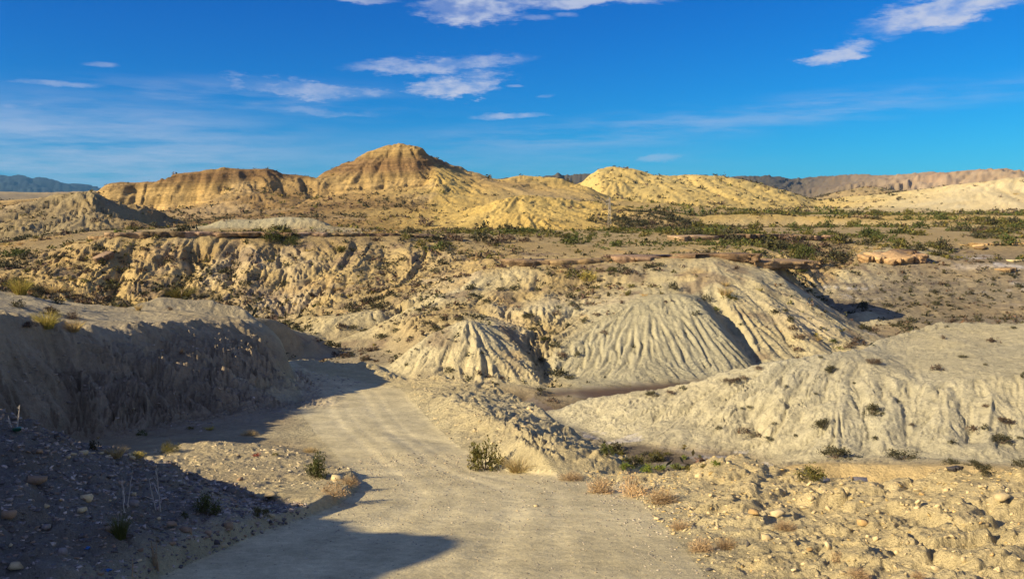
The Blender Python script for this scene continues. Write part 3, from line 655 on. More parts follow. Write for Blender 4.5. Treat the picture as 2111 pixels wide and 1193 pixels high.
# ------------------------------------------------------------------ materials
def soil_mat(name, bump=1.0, fine=1.0, rough=.95):
    m = bpy.data.materials.new(name); m.use_nodes = True
    nt = m.node_tree; N = nt.nodes; L = nt.links
    b = N['Principled BSDF']; b.inputs['Roughness'].default_value = rough; b.inputs['Specular IOR Level'].default_value = .15
    at = N.new('ShaderNodeAttribute'); at.attribute_name = 'soil'
    geo = N.new('ShaderNodeNewGeometry')
    def noise(scale, detail=4, rg=.6):
        n = N.new('ShaderNodeTexNoise'); n.inputs['Scale'].default_value = scale; n.inputs['Detail'].default_value = detail; n.inputs['Roughness'].default_value = rg
        L.new(geo.outputs['Position'], n.inputs['Vector']); return n
    n1 = noise(1.1, 9, .70); n2 = noise(9, 4, .7); n3 = noise(70, 3, .7)
    def mr(src, lo, hi):
        r = N.new('ShaderNodeMapRange'); r.inputs[1].default_value = .3; r.inputs[2].default_value = .7; r.inputs[3].default_value = lo; r.inputs[4].default_value = hi
        L.new(src, r.inputs[0]); return r.outputs[0]
    def mul(a, bb):
        x = N.new('ShaderNodeMath'); x.operation = 'MULTIPLY'; L.new(a, x.inputs[0]); L.new(bb, x.inputs[1]); return x.outputs[0]
    f = mul(mul(mr(n1.outputs[0], .76, 1.22), mr(n2.outputs[0], 1 - .14 * fine, 1 + .14 * fine)), mr(n3.outputs[0], 1 - .16 * fine, 1 + .16 * fine))
    ab = N.new('ShaderNodeAttribute'); ab.attribute_name = 'band'
    dotn = N.new('ShaderNodeVectorMath'); dotn.operation = 'DOT_PRODUCT'; dotn.inputs[1].default_value = (-.055, -.02, 1.0); L.new(geo.outputs['Position'], dotn.inputs[0])
    sc_p = N.new('ShaderNodeVectorMath'); sc_p.operation = 'MULTIPLY'; sc_p.inputs[1].default_value = (.012, .012, 0); L.new(geo.outputs['Position'], sc_p.inputs[0])
    cz = N.new('ShaderNodeCombineXYZ'); dz = N.new('ShaderNodeMath'); dz.operation = 'MULTIPLY'; dz.inputs[1].default_value = .50; L.new(dotn.outputs['Value'], dz.inputs[0]); L.new(dz.outputs[0], cz.inputs[2])
    ad = N.new('ShaderNodeVectorMath'); ad.operation = 'ADD'; L.new(sc_p.outputs[0], ad.inputs[0]); L.new(cz.outputs[0], ad.inputs[1])
    nb = N.new('ShaderNodeTexNoise'); nb.inputs['Scale'].default_value = 1.0; nb.inputs['Detail'].default_value = 5; nb.inputs['Roughness'].default_value = .75; nb.inputs['Distortion'].default_value = .15; L.new(ad.outputs[0], nb.inputs['Vector'])
    bfac = mr(nb.outputs[0], .58, 1.25)
    bm_ = N.new('ShaderNodeMix'); bm_.data_type = 'FLOAT'; bm_.inputs[2].default_value = 1.0; L.new(ab.outputs['Fac'], bm_.inputs[0]); L.new(bfac, bm_.inputs[3])
    f = mul(f, bm_.outputs[0])
    vm = N.new('ShaderNodeVectorMath'); vm.operation = 'SCALE'; L.new(at.outputs['Color'], vm.inputs[0]); L.new(f, vm.inputs['Scale'])
    L.new(vm.outputs[0], b.inputs['Base Color'])
    prev = None
    for n, dist in ((n1, .75), (n2, .045), (n3, .009)):
        bp = N.new('ShaderNodeBump'); bp.inputs['Strength'].default_value = .7 * bump; bp.inputs['Distance'].default_value = dist
        L.new(n.outputs[0], bp.inputs['Height'])
        if prev: L.new(prev.outputs[0], bp.inputs['Normal'])
        prev = bp
    bb = N.new('ShaderNodeBump'); bb.inputs['Distance'].default_value = 2.2; L.new(nb.outputs[0], bb.inputs['Height']); L.new(ab.outputs['Fac'], bb.inputs['Strength']); L.new(prev.outputs[0], bb.inputs['Normal']); prev = bb
    L.new(prev.outputs[0], b.inputs['Normal'])
    return m
M_SOIL = soil_mat('soil'); M_ROAD = soil_mat('packed_dirt', .30, 1.3); M_MUD = soil_mat('wet_mud', .15, .6, .45)

# ------------------------------------------------------------------ the sheet, split into the pieces of the land
def normals():
    zu = np.gradient(Z, U, axis=0) / R; zt = np.gradient(Z, TH, axis=1) / R
    nx = -(zu * st + zt * ct); ny = -(zu * ct - zt * st)
    n = np.stack([nx, ny, np.ones_like(nx)], -1); return n / np.linalg.norm(n, axis=-1, keepdims=True)
NOR = normals().astype(np.float32)
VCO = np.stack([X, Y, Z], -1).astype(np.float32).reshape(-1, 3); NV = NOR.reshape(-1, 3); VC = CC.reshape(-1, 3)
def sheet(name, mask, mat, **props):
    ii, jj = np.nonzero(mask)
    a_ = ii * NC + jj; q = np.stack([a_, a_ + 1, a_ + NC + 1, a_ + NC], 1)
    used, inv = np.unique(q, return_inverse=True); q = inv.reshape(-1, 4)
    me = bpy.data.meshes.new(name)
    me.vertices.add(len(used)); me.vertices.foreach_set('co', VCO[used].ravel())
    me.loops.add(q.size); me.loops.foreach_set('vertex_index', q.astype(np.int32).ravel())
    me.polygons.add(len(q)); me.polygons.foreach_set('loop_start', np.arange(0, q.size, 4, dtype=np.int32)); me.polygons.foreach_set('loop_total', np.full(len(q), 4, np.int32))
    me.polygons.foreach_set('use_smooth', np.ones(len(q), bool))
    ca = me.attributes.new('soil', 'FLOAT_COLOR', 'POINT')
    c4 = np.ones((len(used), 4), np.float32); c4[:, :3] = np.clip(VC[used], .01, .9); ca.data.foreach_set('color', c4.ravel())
    fa = me.attributes.new('band', 'FLOAT', 'POINT'); fa.data.foreach_set('value', np.clip(band.reshape(-1)[used], 0, 1).astype(np.float32))
    me.update(calc_edges=True)
    me.normals_split_custom_set_from_vertices(NV[used])
    me.materials.append(mat)
    o = bpy.data.objects.new(name, me); COL.objects.link(o)
    for k, v in props.items(): o[k] = v
    return o
LAND = {'K': 'gravel_heap', 'S': 'spoil_heap', 'B': 'cut_bank', 'r': 'cut_bank', 'T': 'cut_bank', 'U': 'rubble_bank', 'Q': 'marl_mound', 'M': 'pale_marl_hill', 'O': 'yellow_terrace',
        'V': 'stream_bed', 'N': 'washed_ground', 'A': 'fluted_hill', 'L': 'mesa', 'C': 'mesa', 'P': 'mesa', 'D': 'grey_cone_hill', 'E': 'peak_hill', 'X': 'peak_hill', 'Y': 'yellow_hill',
        'H': 'far_yellow_hill', 'I': 'far_pale_hill', 'J': 'plain', 'Z': 'mountain', 'z': 'pink_mountain', 'b': 'blue_mountain', 'F': 'ground', 'W': 'ground', 'R': 'ground'}
def split_land():
    reg = REG[:-1, :-1].astype(int); road = IN_ROAD[:-1, :-1]
    names = sorted(set(LAND.values()))
    code_of = np.array([names.index(LAND[c]) for c in CODES]); ids = code_of[reg]
    yy = Y[:-1, :-1]
    ids = np.where((reg == CODES.index('A')) & (yy > 150), names.index('mesa'), ids)
    for i, n in enumerate(names):
        mk = (ids == i) & ~road
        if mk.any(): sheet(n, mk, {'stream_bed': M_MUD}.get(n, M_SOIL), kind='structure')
    sheet('dirt_road', road, M_ROAD, kind='structure')
split_land()
print('sheet', time.time() - T0)

def haze():
    x0, y0, z0_, z1_ = -16500.0, -16500.0, float(Z.min()) - 1.0, float(Z.max()) + 12.0
    v = [(x, y, z) for z in (z0_, z1_) for (x, y) in ((x0, y0), (-x0, y0), (-x0, -y0), (x0, -y0))]
    me = bpy.data.meshes.new('haze'); me.from_pydata(v, [], [(3, 2, 1, 0), (4, 5, 6, 7), (0, 1, 5, 4), (1, 2, 6, 5), (2, 3, 7, 6), (3, 0, 4, 7)])
    m = bpy.data.materials.new('haze'); m.use_nodes = True; N = m.node_tree.nodes; L = m.node_tree.links
    for n in list(N): N.remove(n)
    out = N.new('ShaderNodeOutputMaterial'); vol = N.new('ShaderNodeVolumePrincipled'); vol.inputs['Color'].default_value = (.22, .58, 1.0, 1); vol.inputs['Density'].default_value = HAZE; vol.inputs['Anisotropy'].default_value = .1
    L.new(vol.outputs[0], out.inputs['Volume']); me.materials.append(m)
    o = bpy.data.objects.new('haze', me); COL.objects.link(o); o['kind'] = 'stuff'; o['label'] = 'thin blue haze in the distance'
HAZE = 3.6e-5
haze()

# ------------------------------------------------------------------ standing on the land
E_RUN = np.maximum.accumulate((Z - ZC) / R, 0)
VIS = ((Z - ZC) / R) >= E_RUN - 2e-4
def grid_at(a, x, y):
    x = np.asarray(x, float); y = np.asarray(y, float)
    u = np.log(np.hypot(x, y)); t = np.arctan2(x, y)
    fi_ = np.interp(u, U, np.arange(NR)); fj = np.interp(t, TH, np.arange(NC))
    i = np.minimum(fi_.astype(int), NR - 2); j = np.minimum(fj.astype(int), NC - 2); fi_ = fi_ - i; fj = fj - j
    return (a[i, j] * (1 - fj) + a[i, j + 1] * fj) * (1 - fi_) + (a[i + 1, j] * (1 - fj) + a[i + 1, j + 1] * fj) * fi_
def ground_z(x, y): return grid_at(Z, x, y)
def hit(px, py):                                     # where the sight line of a pixel meets the land
    x, y, z = ray(px, py); t = math.atan2(x, y); e = z / math.hypot(x, y)
    j = int(np.clip(round(np.interp(t, TH, np.arange(NC))), 0, NC - 1))
    k = int(np.argmax(E_RUN[:, j] >= e)) if (E_RUN[:, j] >= e).any() else NR - 1
    r = float(R[k, 0]); gx, gy = r * math.sin(t), r * math.cos(t)
    return gx, gy, float(ground_z(gx, gy))

def flat_mat(name, col, rough=.9, tint=True, trans=0.0, spec=.2, vary=.18, size=14, relief=.03):
    m = bpy.data.materials.new(name); m.use_nodes = True; nt = m.node_tree; N = nt.nodes; L = nt.links
    b = N['Principled BSDF']; b.inputs['Roughness'].default_value = rough; b.inputs['Specular IOR Level'].default_value = spec
    oi = N.new('ShaderNodeObjectInfo'); geo = N.new('ShaderNodeNewGeometry')
    n = N.new('ShaderNodeTexNoise'); n.inputs['Scale'].default_value = size if not trans else 3; n.inputs['Detail'].default_value = 7; n.inputs['Roughness'].default_value = .68; L.new(geo.outputs['Position'], n.inputs['Vector'])
    r1 = N.new('ShaderNodeMapRange'); r1.inputs[1].default_value = .25; r1.inputs[2].default_value = .75; r1.inputs[3].default_value = 1 - vary * 1.4; r1.inputs[4].default_value = 1 + vary * 1.4; L.new(n.outputs[0], r1.inputs[0])
    r2 = N.new('ShaderNodeMapRange'); r2.inputs[3].default_value = 1 - vary; r2.inputs[4].default_value = 1 + vary; L.new(oi.outputs['Random'], r2.inputs[0])
    mm = N.new('ShaderNodeMath'); mm.operation = 'MULTIPLY'; L.new(r1.outputs[0], mm.inputs[0]); L.new(r2.outputs[0], mm.inputs[1])
    src = N.new('ShaderNodeRGB'); src.outputs[0].default_value = (*col, 1); o = src.outputs[0]
    if tint:
        at = N.new('ShaderNodeAttribute'); at.attribute_name = 'tint'; mx = N.new('ShaderNodeMix'); mx.data_type = 'RGBA'; mx.blend_type = 'MULTIPLY'; mx.inputs[0].default_value = 1
        L.new(o, mx.inputs[6]); L.new(at.outputs['Color'], mx.inputs[7]); o = mx.outputs[2]
    vm = N.new('ShaderNodeVectorMath'); vm.operation = 'SCALE'; L.new(o, vm.inputs[0]); L.new(mm.outputs[0], vm.inputs['Scale']); L.new(vm.outputs[0], b.inputs['Base Color'])
    if trans:
        tr = N.new('ShaderNodeBsdfTranslucent'); L.new(vm.outputs[0], tr.inputs[0]); ms = N.new('ShaderNodeMixShader'); ms.inputs[0].default_value = trans
        L.new(b.outputs[0], ms.inputs[1]); L.new(tr.outputs[0], ms.inputs[2]); L.new(ms.outputs[0], N['Material Output'].inputs[0])
    else:
        bp = N.new('ShaderNodeBump'); bp.inputs['Strength'].default_value = .6; bp.inputs['Distance'].default_value = relief; L.new(n.outputs[0], bp.inputs['Height']); L.new(bp.outputs[0], b.inputs['Normal'])
    return m
MAT = {
 'scrub': flat_mat('scrub_leaf', (.072, .068, .034), trans=.15), 'green': flat_mat('green_leaf', (.085, .098, .026), trans=.2), 'olive': flat_mat('olive_leaf', (.130, .118, .030), trans=.2),
 'straw': flat_mat('straw', (.52, .40, .19), trans=.25), 'yellow': flat_mat('yellow_grass', (.46, .38, .10), trans=.25), 'dry': flat_mat('dry_twig', (.40, .29, .16), trans=.1), 'dead': flat_mat('dead_scrub', (.105, .074, .050), trans=.05),
 'red': flat_mat('red_leaf', (.30, .07, .045), trans=.1), 'bright': flat_mat('bright_leaf', (.17, .21, .035), trans=.25), 'stem': flat_mat('stem', (.16, .12, .08)), 'pale_stem': flat_mat('pale_stem', (.50, .46, .38)),
 'rock_pale': flat_mat('pale_rock', (.54, .435, .235), tint=True), 'rock_grey': flat_mat('grey_rock', (.25, .22, .185), tint=True), 'rock_brown': flat_mat('brown_rock', (.30, .21, .125), tint=True), 'rock_orange': flat_mat('orange_rock', (.42, .285, .12), tint=True, vary=.3, size=3, relief=.15),
 'rock_dark': flat_mat('dark_rock', (.10, .095, .09), tint=True), 'cap': flat_mat('caprock', (.275, .190, .105), tint=True, vary=.40, size=1.3, relief=.5), 'capy': flat_mat('yellow_caprock', (.36, .245, .115), tint=True, vary=.38, size=1.3, relief=.5),
 'pebble': flat_mat('pebble', (.40, .345, .25), tint=True), 'steel': flat_mat('galvanised_steel', (.34, .31, .25), tint=False, rough=.5), 'green_glass': flat_mat('green_plastic', (.01, .09, .04), tint=False, rough=.15, spec=.6),
 'blue_plastic': flat_mat('blue_plastic', (.05, .16, .38), tint=False, rough=.4), 'glass_ins': flat_mat('insulator', (.20, .12, .08), tint=False, rough=.3),
}
def mesh_np(name, v, faces, mat, tint=None, smooth=False):
    """faces: (n,3) or (n,4) int array, or a list of such arrays"""
    if not isinstance(faces, list): faces = [faces]
    me = bpy.data.meshes.new(name); v = np.asarray(v, np.float32)
    me.vertices.add(len(v)); me.vertices.foreach_set('co', v.ravel())
    li = np.concatenate([f.ravel() for f in faces]).astype(np.int32); tot = np.concatenate([np.full(len(f), f.shape[1], np.int32) for f in faces])
    me.loops.add(len(li)); me.loops.foreach_set('vertex_index', li)
    me.polygons.add(len(tot)); me.polygons.foreach_set('loop_start', np.concatenate([[0], np.cumsum(tot)[:-1]]).astype(np.int32)); me.polygons.foreach_set('loop_total', tot)
    if smooth: me.polygons.foreach_set('use_smooth', np.ones(len(tot), bool))
    if tint is not None:
        ca = me.attributes.new('tint', 'FLOAT_COLOR', 'POINT'); c4 = np.ones((len(v), 4), np.float32); c4[:, :3] = tint; ca.data.foreach_set('color', c4.ravel())
    me.update(calc_edges=True); me.materials.append(mat); return me
def link(name, me, parent=None, loc=(0, 0, 0), rot=(0, 0, 0), scale=(1, 1, 1), **props):
    o = bpy.data.objects.new(name, me); COL.objects.link(o); o.parent = parent
    o.location = loc; o.rotation_euler = rot; o.scale = scale
    for k, v in props.items():
        if v is not None: o[k] = v
    return o

# ---- plant shapes in a unit box: radius 1, height about 1
def leaves(n, seed, size=.085, nb=16, spread=.17, top=1.0, fill=.5):
    g = np.random.default_rng(seed)
    az = g.uniform(0, 6.283, nb); ze = np.arccos(g.uniform(.02, 1, nb) ** .8); rad = g.uniform(.62, .98, nb)
    tips = np.stack([np.sin(ze) * np.cos(az) * rad, np.sin(ze) * np.sin(az) * rad, np.cos(ze) * rad * top + .06], 1)
    k = g.integers(0, nb, n); f = g.uniform(fill, 1.05, n) ** .7
    p = tips[k] * f[:, None] + g.normal(0, spread, (n, 3)) * np.array([1, 1, .8]); p[:, 2] = np.abs(p[:, 2]) + .02
    d = g.normal(0, 1, (n, 3)) + p * .9 + np.array([0, 0, .5]); d /= np.linalg.norm(d, axis=1, keepdims=True)
    s_ = np.cross(d, g.normal(0, 1, (n, 3))); s_ /= np.linalg.norm(s_, axis=1, keepdims=True) + 1e-9
    L_ = size * g.uniform(.7, 1.6, n)[:, None]; W_ = L_ * g.uniform(.28, .5, n)[:, None]
    v = np.stack([p - d * L_, p + s_ * W_, p + d * L_, p - s_ * W_], 1).reshape(-1, 3)
    q = np.arange(4 * n).reshape(n, 4)
    br = g.uniform(.6, 1.4, n) * (g.uniform(.75, 1.25, nb)[k]); hue = g.normal(0, .10, n)
    t = np.stack([br * (1 + hue), br, br * (1 - hue)], 1).repeat(4, 0)
    return v, q, t, tips
def strips(paths, widths):
    """paths: (n, m, 3) centre lines; flat tapering strips"""
    n, m, _ = paths.shape
    d = np.gradient(paths, axis=1); side = np.cross(d, np.random.default_rng(1).normal(0, 1, (n, 1, 3))); side /= np.linalg.norm(side, axis=2, keepdims=True) + 1e-9
    w_ = np.asarray(widths).reshape(n, 1, 1) * np.linspace(1, .15, m)[None, :, None]
    v = np.stack([paths - side * w_, paths + side * w_], 2).reshape(-1, 3)
    b_ = (np.arange(n) * m * 2)[:, None] + (np.arange(m - 1) * 2)[None]; b_ = b_.ravel()
    return v, np.stack([b_, b_ + 1, b_ + 3, b_ + 2], 1)
def blades(n, seed, m=4, droop=.6, wid=.016, spread=.35, lean=.55):
    g = np.random.default_rng(seed)
    az = g.uniform(0, 6.283, n); r0 = np.sqrt(g.uniform(0, 1, n)) * spread; h = g.uniform(.45, 1.0, n); out = g.uniform(.05, lean, n) + r0 * .7
    t = np.linspace(0, 1, m)[None]
    rr = r0[:, None] + out[:, None] * t ** 1.6; zz = h[:, None] * (t - droop * .5 * out[:, None] * t ** 3)
    az2 = az[:, None] + g.normal(0, .25, n)[:, None] * t
    p = np.stack([rr * np.cos(az2), rr * np.sin(az2), zz], -1)
    v, q = strips(p, wid * g.uniform(.6, 1.4, n))
    br = g.uniform(.6, 1.35, n); tt = np.stack([br, br * g.uniform(.9, 1.08, n), br * g.uniform(.7, 1.1, n)], 1).repeat(m * 2, 0)
    return v, q, tt
def twigs(n, seed, wid=.016, top=.8):
    g = np.random.default_rng(seed)
    az = g.uniform(0, 6.283, n); ze = np.arccos(g.uniform(0, 1, n)); r = g.uniform(.15, .85, n)
    a_ = np.stack([np.sin(ze) * np.cos(az) * r, np.sin(ze) * np.sin(az) * r, np.cos(ze) * r * top], 1); a_[:, 2] += .02
    d = a_ / (np.linalg.norm(a_, axis=1, keepdims=True) + 1e-6) + g.normal(0, .65, (n, 3)); d[:, 2] = np.abs(d[:, 2]) * .8; d /= np.linalg.norm(d, axis=1, keepdims=True)
    ln = g.uniform(.12, .38, n)[:, None]; b_ = a_ + d * ln; mid = (a_ + b_) / 2 + g.normal(0, .035, (n, 3))
    v, q = strips(np.stack([a_, mid, b_], 1), wid * g.uniform(.6, 1.4, n))
    br = g.uniform(.55, 1.4, n); tt = np.stack([br, br * .97, br * .93], 1).repeat(6, 0)
    return v, q, tt
def stems(tips, wid=.03):
    n = len(tips); t = np.linspace(0, 1, 4)[None, :, None]
    p = tips[:, None, :] * t; p[..., 2] = tips[:, 2:3] * t[..., 0] ** 1.25
    return strips(p, np.full(n, wid))
def scale_v(v, h): return v * np.array([1, 1, h])
PLANT = {}
def plant_proto(kind, lod, var):
    key = (kind, lod, var)
    if key in PLANT: return PLANT[key]
    sd = hash((kind, lod, var)) & 0xffff if False else (sum(map(ord, kind)) * 131 + lod * 17 + var * 7)
    st_ = None
    if kind in ('straw', 'yellow', 'tuft'):
        v, q, t = blades((40, 110, 330)[lod], sd, m=(3, 4, 5)[lod], wid=(.05, .028, .014)[lod], spread=.45, lean=.7)
    elif kind == 'upright':
        v, q, t, tips = leaves((60, 240, 1500)[lod], sd, (.17, .10, .045)[lod], nb=(10, 18, 34)[lod], spread=(.16, .13, .085)[lod], top=1.0, fill=.35)
        st_ = tips
    elif kind == 'dry':
        v, q, t = twigs((70, 200, 900)[lod], sd, (.045, .026, .011)[lod])
    elif kind == 'mix':
        v, q, t, tips = leaves((40, 150, 500)[lod], sd, (.17, .11, .05)[lod], nb=12, spread=.16); v2, q2, t2 = twigs((30, 90, 400)[lod], sd + 1, (.04, .024, .012)[lod])
        q = np.concatenate([q, q2 + len(v)]); v = np.concatenate([v, v2]); t = np.concatenate([t, t2 * 1.5])
    else:
        v, q, t, tips = leaves((18, 190, 1100)[lod], sd, (.31, .115, .052)[lod], nb=(9, 15, 26)[lod], spread=(.18, .16, .11)[lod], top=.85)
        st_ = tips
    PLANT[key] = (v.astype(np.float32), q, t.astype(np.float32), st_); return PLANT[key]
PMESH = {}
def plant_mesh(kind, mat, lod, var):
    key = (kind, mat, lod, var)
    if key not in PMESH:
        v, q, t, st_ = plant_proto(kind, lod, var)
        fm = mesh_np('foliage', v, q, MAT[mat], t); sm = None
        if st_ is not None and lod == 2:
            sv, sq = stems(st_, .022); sm = mesh_np('branches', sv, sq, MAT['stem'], np.ones((len(sv), 3)))
        PMESH[key] = (fm, sm)
    return PMESH[key]
N_PLANT = {}
def plant(name, kind, mat, x, y, z, w_m, h_m, label, cat, group=None, lod=1, var=None):
    var = random.randrange(4) if var is None else var
    fm, sm = plant_mesh(kind, mat, lod, var)
    rz = random.uniform(0, 6.283); sc_ = (w_m / 2, w_m / 2 * random.uniform(.85, 1.1), h_m)
    if sm is not None:
        e = link(name, None, None, (x, y, z), (0, 0, rz), sc_, label=label, category=cat, group=group)
        link('foliage', fm, e); link('branches', sm, e)
        return e
    return link(name, fm, None, (x, y, z), (0, 0, rz), sc_, label=label, category=cat, group=group)
def plant_px(name, kind, mat, px, py, w_px, h_px, label, cat='shrub', group=None, lod=None, sink=.04):
    x, y, z = hit(px, py); k = y / FPX
    w_m, h_m = w_px * k, h_px * k * 1.05
    if lod is None: lod = 2 if w_px > 38 else 1
    return plant(name, kind, mat, x, y, z - sink * h_m, w_m, h_m, label, cat, group, lod)

# ---- rocks
import bmesh
def hull(seed, n=16, sq=(1, 1, .7), cube=.3):
    g = np.random.default_rng(seed); p = g.normal(0, 1, (n, 3)); p /= np.linalg.norm(p, axis=1, keepdims=True)
    p = p * (1 - cube) + np.sign(p) * cube * g.uniform(.55, .8, (n, 3)); p *= np.array(sq)
    bm = bmesh.new()
    for q in p: bm.verts.new(q)
    r = bmesh.ops.convex_hull(bm, input=bm.verts); bmesh.ops.delete(bm, geom=list(set(r['geom_interior'] + r['geom_unused'])), context='VERTS') if (r['geom_interior'] or r['geom_unused']) else None
    bmesh.ops.triangulate(bm, faces=bm.faces); bm.verts.ensure_lookup_table(); bm.verts.index_update()
    v = np.array([q.co[:] for q in bm.verts], np.float32); f = np.array([[q.index for q in t.verts] for t in bm.faces]); bm.free(); return v, f
ROCKS = [hull(100 + i, 13, (1, g_, h_)) for i, (g_, h_) in enumerate(((.8, .6), (.7, .35), (.9, .7), (.6, .45), (1, .5), (.75, .28)))]
CHIPS = [hull(200 + i, 8, (1, g_, h_), .35) for i, (g_, h_) in enumerate(((.8, .6), (.65, .4), (.9, .55), (.6, .5)))]
RMESH = {}
def rock_mesh(i, mat):
    if (i, mat) not in RMESH:
        v, f = ROCKS[i]; RMESH[(i, mat)] = mesh_np('rock', v, f, MAT[mat], np.ones((len(v), 3)))
    return RMESH[(i, mat)]
def rock_px(name, mat, px, py, w_px, label, shape=0, flat=1.0, group=None, cat='rock', rz=None, tilt=.15, sink=.3):
    x, y, z = hit(px, py); r_ = w_px * y / FPX / 2
    hz = r_ * ROCKS[shape][0][:, 2].max() * flat
    return link(name, rock_mesh(shape, mat), None, (x, y, z + hz * (1 - sink)), (random.uniform(-tilt, tilt), random.uniform(-tilt, tilt), random.uniform(-.4, .4) if rz is None else rz), (r_, r_, r_ * flat), label=label, category=cat, group=group)
def merged(name, protos, pos, scl, mat, tints=None, flat=None, kind='stuff', label=None, tilt=.5, category=None):
    """many small pieces, each a real solid, in one mesh"""
    g = RNG; vs, fs, ts = [], [], []; base = 0
    which = g.integers(0, len(protos), len(pos))
    for k, pr in enumerate(protos):
        v, f = pr[0], pr[1]; t0 = pr[2] if len(pr) > 2 else None
        idx = np.nonzero(which == k)[0]
        if not len(idx): continue
        a_ = g.uniform(0, 6.283, len(idx)); c, s2 = np.cos(a_), np.sin(a_)
        sc3 = scl[idx]; sc3 = sc3 if sc3.ndim == 2 else np.repeat(sc3[:, None], 3, 1)
        vv = v[None] * sc3[:, None, :]
        if tilt:
            b_ = g.normal(0, tilt, len(idx)); cb_, sb = np.cos(b_)[:, None], np.sin(b_)[:, None]
            vv = np.stack([vv[..., 0], vv[..., 1] * cb_ - vv[..., 2] * sb, vv[..., 1] * sb + vv[..., 2] * cb_], -1)
        x = vv[..., 0] * c[:, None] - vv[..., 1] * s2[:, None]; y = vv[..., 0] * s2[:, None] + vv[..., 1] * c[:, None]
        vv = np.stack([x, y, vv[..., 2]], -1) + pos[idx][:, None, :]
        vs.append(vv.reshape(-1, 3)); ff = f[None] + (np.arange(len(idx)) * len(v))[:, None, None] + base; fs.append(ff.reshape(-1, f.shape[1])); base += len(idx) * len(v)
        tt = np.ones((len(idx), len(v), 3), np.float32)
        if t0 is not None: tt = tt * t0[None]
        if tints is not None: tt = tt * tints[idx][:, None, :]
        ts.append(tt.reshape(-1, 3))
    if not vs: return None
    by = {}
    for f in fs: by.setdefault(f.shape[1], []).append(f)
    me = mesh_np(name, np.concatenate(vs), [np.concatenate(x) for x in by.values()], mat, np.concatenate(ts))
    return link(name, me, None, kind=kind, label=label, category=category)
print('kit', time.time() - T0)

# ------------------------------------------------------------------ caprock ledges
def slab_mesh(seed, ln, front, back, th, mat, fz=0.0):
    g = np.random.default_rng(seed); n = 16
    xs = np.linspace(-ln / 2, ln / 2, n) + g.normal(0, ln * .025, n); blk = np.repeat(g.normal(0, 1, n), g.integers(1, 4, n))[:n]; jag = blk * .22 + g.normal(0, .10, n)
    fr_ = [(x_, -front + j_ * front * .6) for x_, j_ in zip(xs, jag)]
    bk = [(ln / 2 * g.uniform(.94, 1.02), back * .4), (ln / 2 * .95, back), (0, back * g.uniform(.9, 1.1)), (-ln / 2 * .95, back), (-ln / 2 * g.uniform(.94, 1.02), back * .4)]
    ring = np.array(fr_ + bk); m = len(ring); c = ring.mean(0); dn = ring - c; dn /= np.linalg.norm(dn, axis=1, keepdims=True)
    tj = np.concatenate([np.roll(blk, 2) * .05 * th, np.zeros(m - n)]) + g.normal(0, .04 * th, m)
    lv = [(-.10, th), (0, th * .95), (.02, th * .62), (-.16, th * .56), (-.10, th * .30), (-.22, th * .24), (-.5, 0)]
    v = []
    for k, (s_, z_) in enumerate(lv):
        q = ring + dn * (s_ * th + g.normal(0, .07 * th, m))[:, None]; v.append(np.column_stack([q, np.full(m, z_) + tj * (1.0 if k < 2 else .6)]))
    v = np.concatenate(v); f4 = []
    for k in range(len(lv) - 1):
        for i in range(m): a_, b_ = k * m + i, k * m + (i + 1) % m; f4.append((a_, a_ + m, b_ + m, b_))
    ct_ = len(v); v = np.vstack([v, [*c, th], [*c, 0]]); f3 = [(i, (i + 1) % m, ct_) for i in range(m)] + [((len(lv) - 1) * m + (i + 1) % m, (len(lv) - 1) * m + i, ct_ + 1) for i in range(m)]
    br = 1 + g.normal(0, .14); t = np.ones((len(v), 3)) * br * np.array([1, 1 + g.normal(0, .03), 1 + g.normal(0, .06)])
    return mesh_np('slab', v, [np.array(f4), np.array(f3)], MAT[mat], t)
def ledge(label, pts, th, front, back, mat, lift=0.0, seed=0, name='caprock_ledge', gap=.1, piece=(3.5, 8)):
    """a run of rock slabs along a rim that juts over the slope below"""
    zs_ = [p[2] for p in pts]; pts = [Vector((p[0], p[1], 0)) for p in pts]
    e = link(name, None, None, (pts[0].x, pts[0].y, float(ground_z(pts[0].x, pts[0].y))), label=label, category='rock ledge')
    g = random.Random(seed); i = 0; pos = 0.0; seg = [(a_, b_, (b_ - a_).length) for a_, b_ in zip(pts[:-1], pts[1:])]; total = sum(q[2] for q in seg)
    while pos < total - 1:
        ln = g.uniform(*piece); mid = pos + ln / 2; acc = 0
        for ks_, (a_, b_, l_) in enumerate(seg):
            if acc + l_ >= min(mid, total - .01): break
            acc += l_
        t = (min(mid, total) - acc) / l_; c = a_.lerp(b_, max(0, min(1, t))); d = (b_ - a_).normalized()
        if g.random() > gap:
            zt = min(float(ground_z(c.x - d.y * q, c.y + d.x * q)) for q in (1.2, 2.5)); tk = th * g.uniform(.65, 1.35)
            zt = zs_[ks_] + (zs_[ks_ + 1] - zs_[ks_]) * max(0, min(1, t)) + g.uniform(-.06, .10) + .12
            me = slab_mesh(seed * 97 + i, ln * 1.2, front * g.uniform(.75, 1.3), back, tk, mat)
            o = link('slab', me, e); o.location = Vector((c.x, c.y, zt + lift - tk * .92)) - e.location
            o.rotation_euler = (g.uniform(-.03, .03), g.uniform(-.02, .02), math.atan2(d.y, d.x) + g.uniform(-.06, .06))
        pos += ln; i += 1
    return e
ledge('thin brown rock ledge along the mesa rim in front of the cliff hill', Pl(*[(x, y, d) for x, y, d in [(232, 487, 150), (300, 486, 150.5), (400, 485, 152), (500, 485, 155), (560, 485, 156.5)]]), 1.0, 2.0, 3.8, 'cap', .38, 1, gap=.02, piece=(5, 11))
ledge('broken rock ledge along the mesa rim below the peak', Pl(*[(590, 485, 157.7), (700, 486, 161), (800, 487, 164), (870, 489, 166)]), .85, 1.6, 3, 'cap', .32, 2, gap=.15, piece=(3, 7))
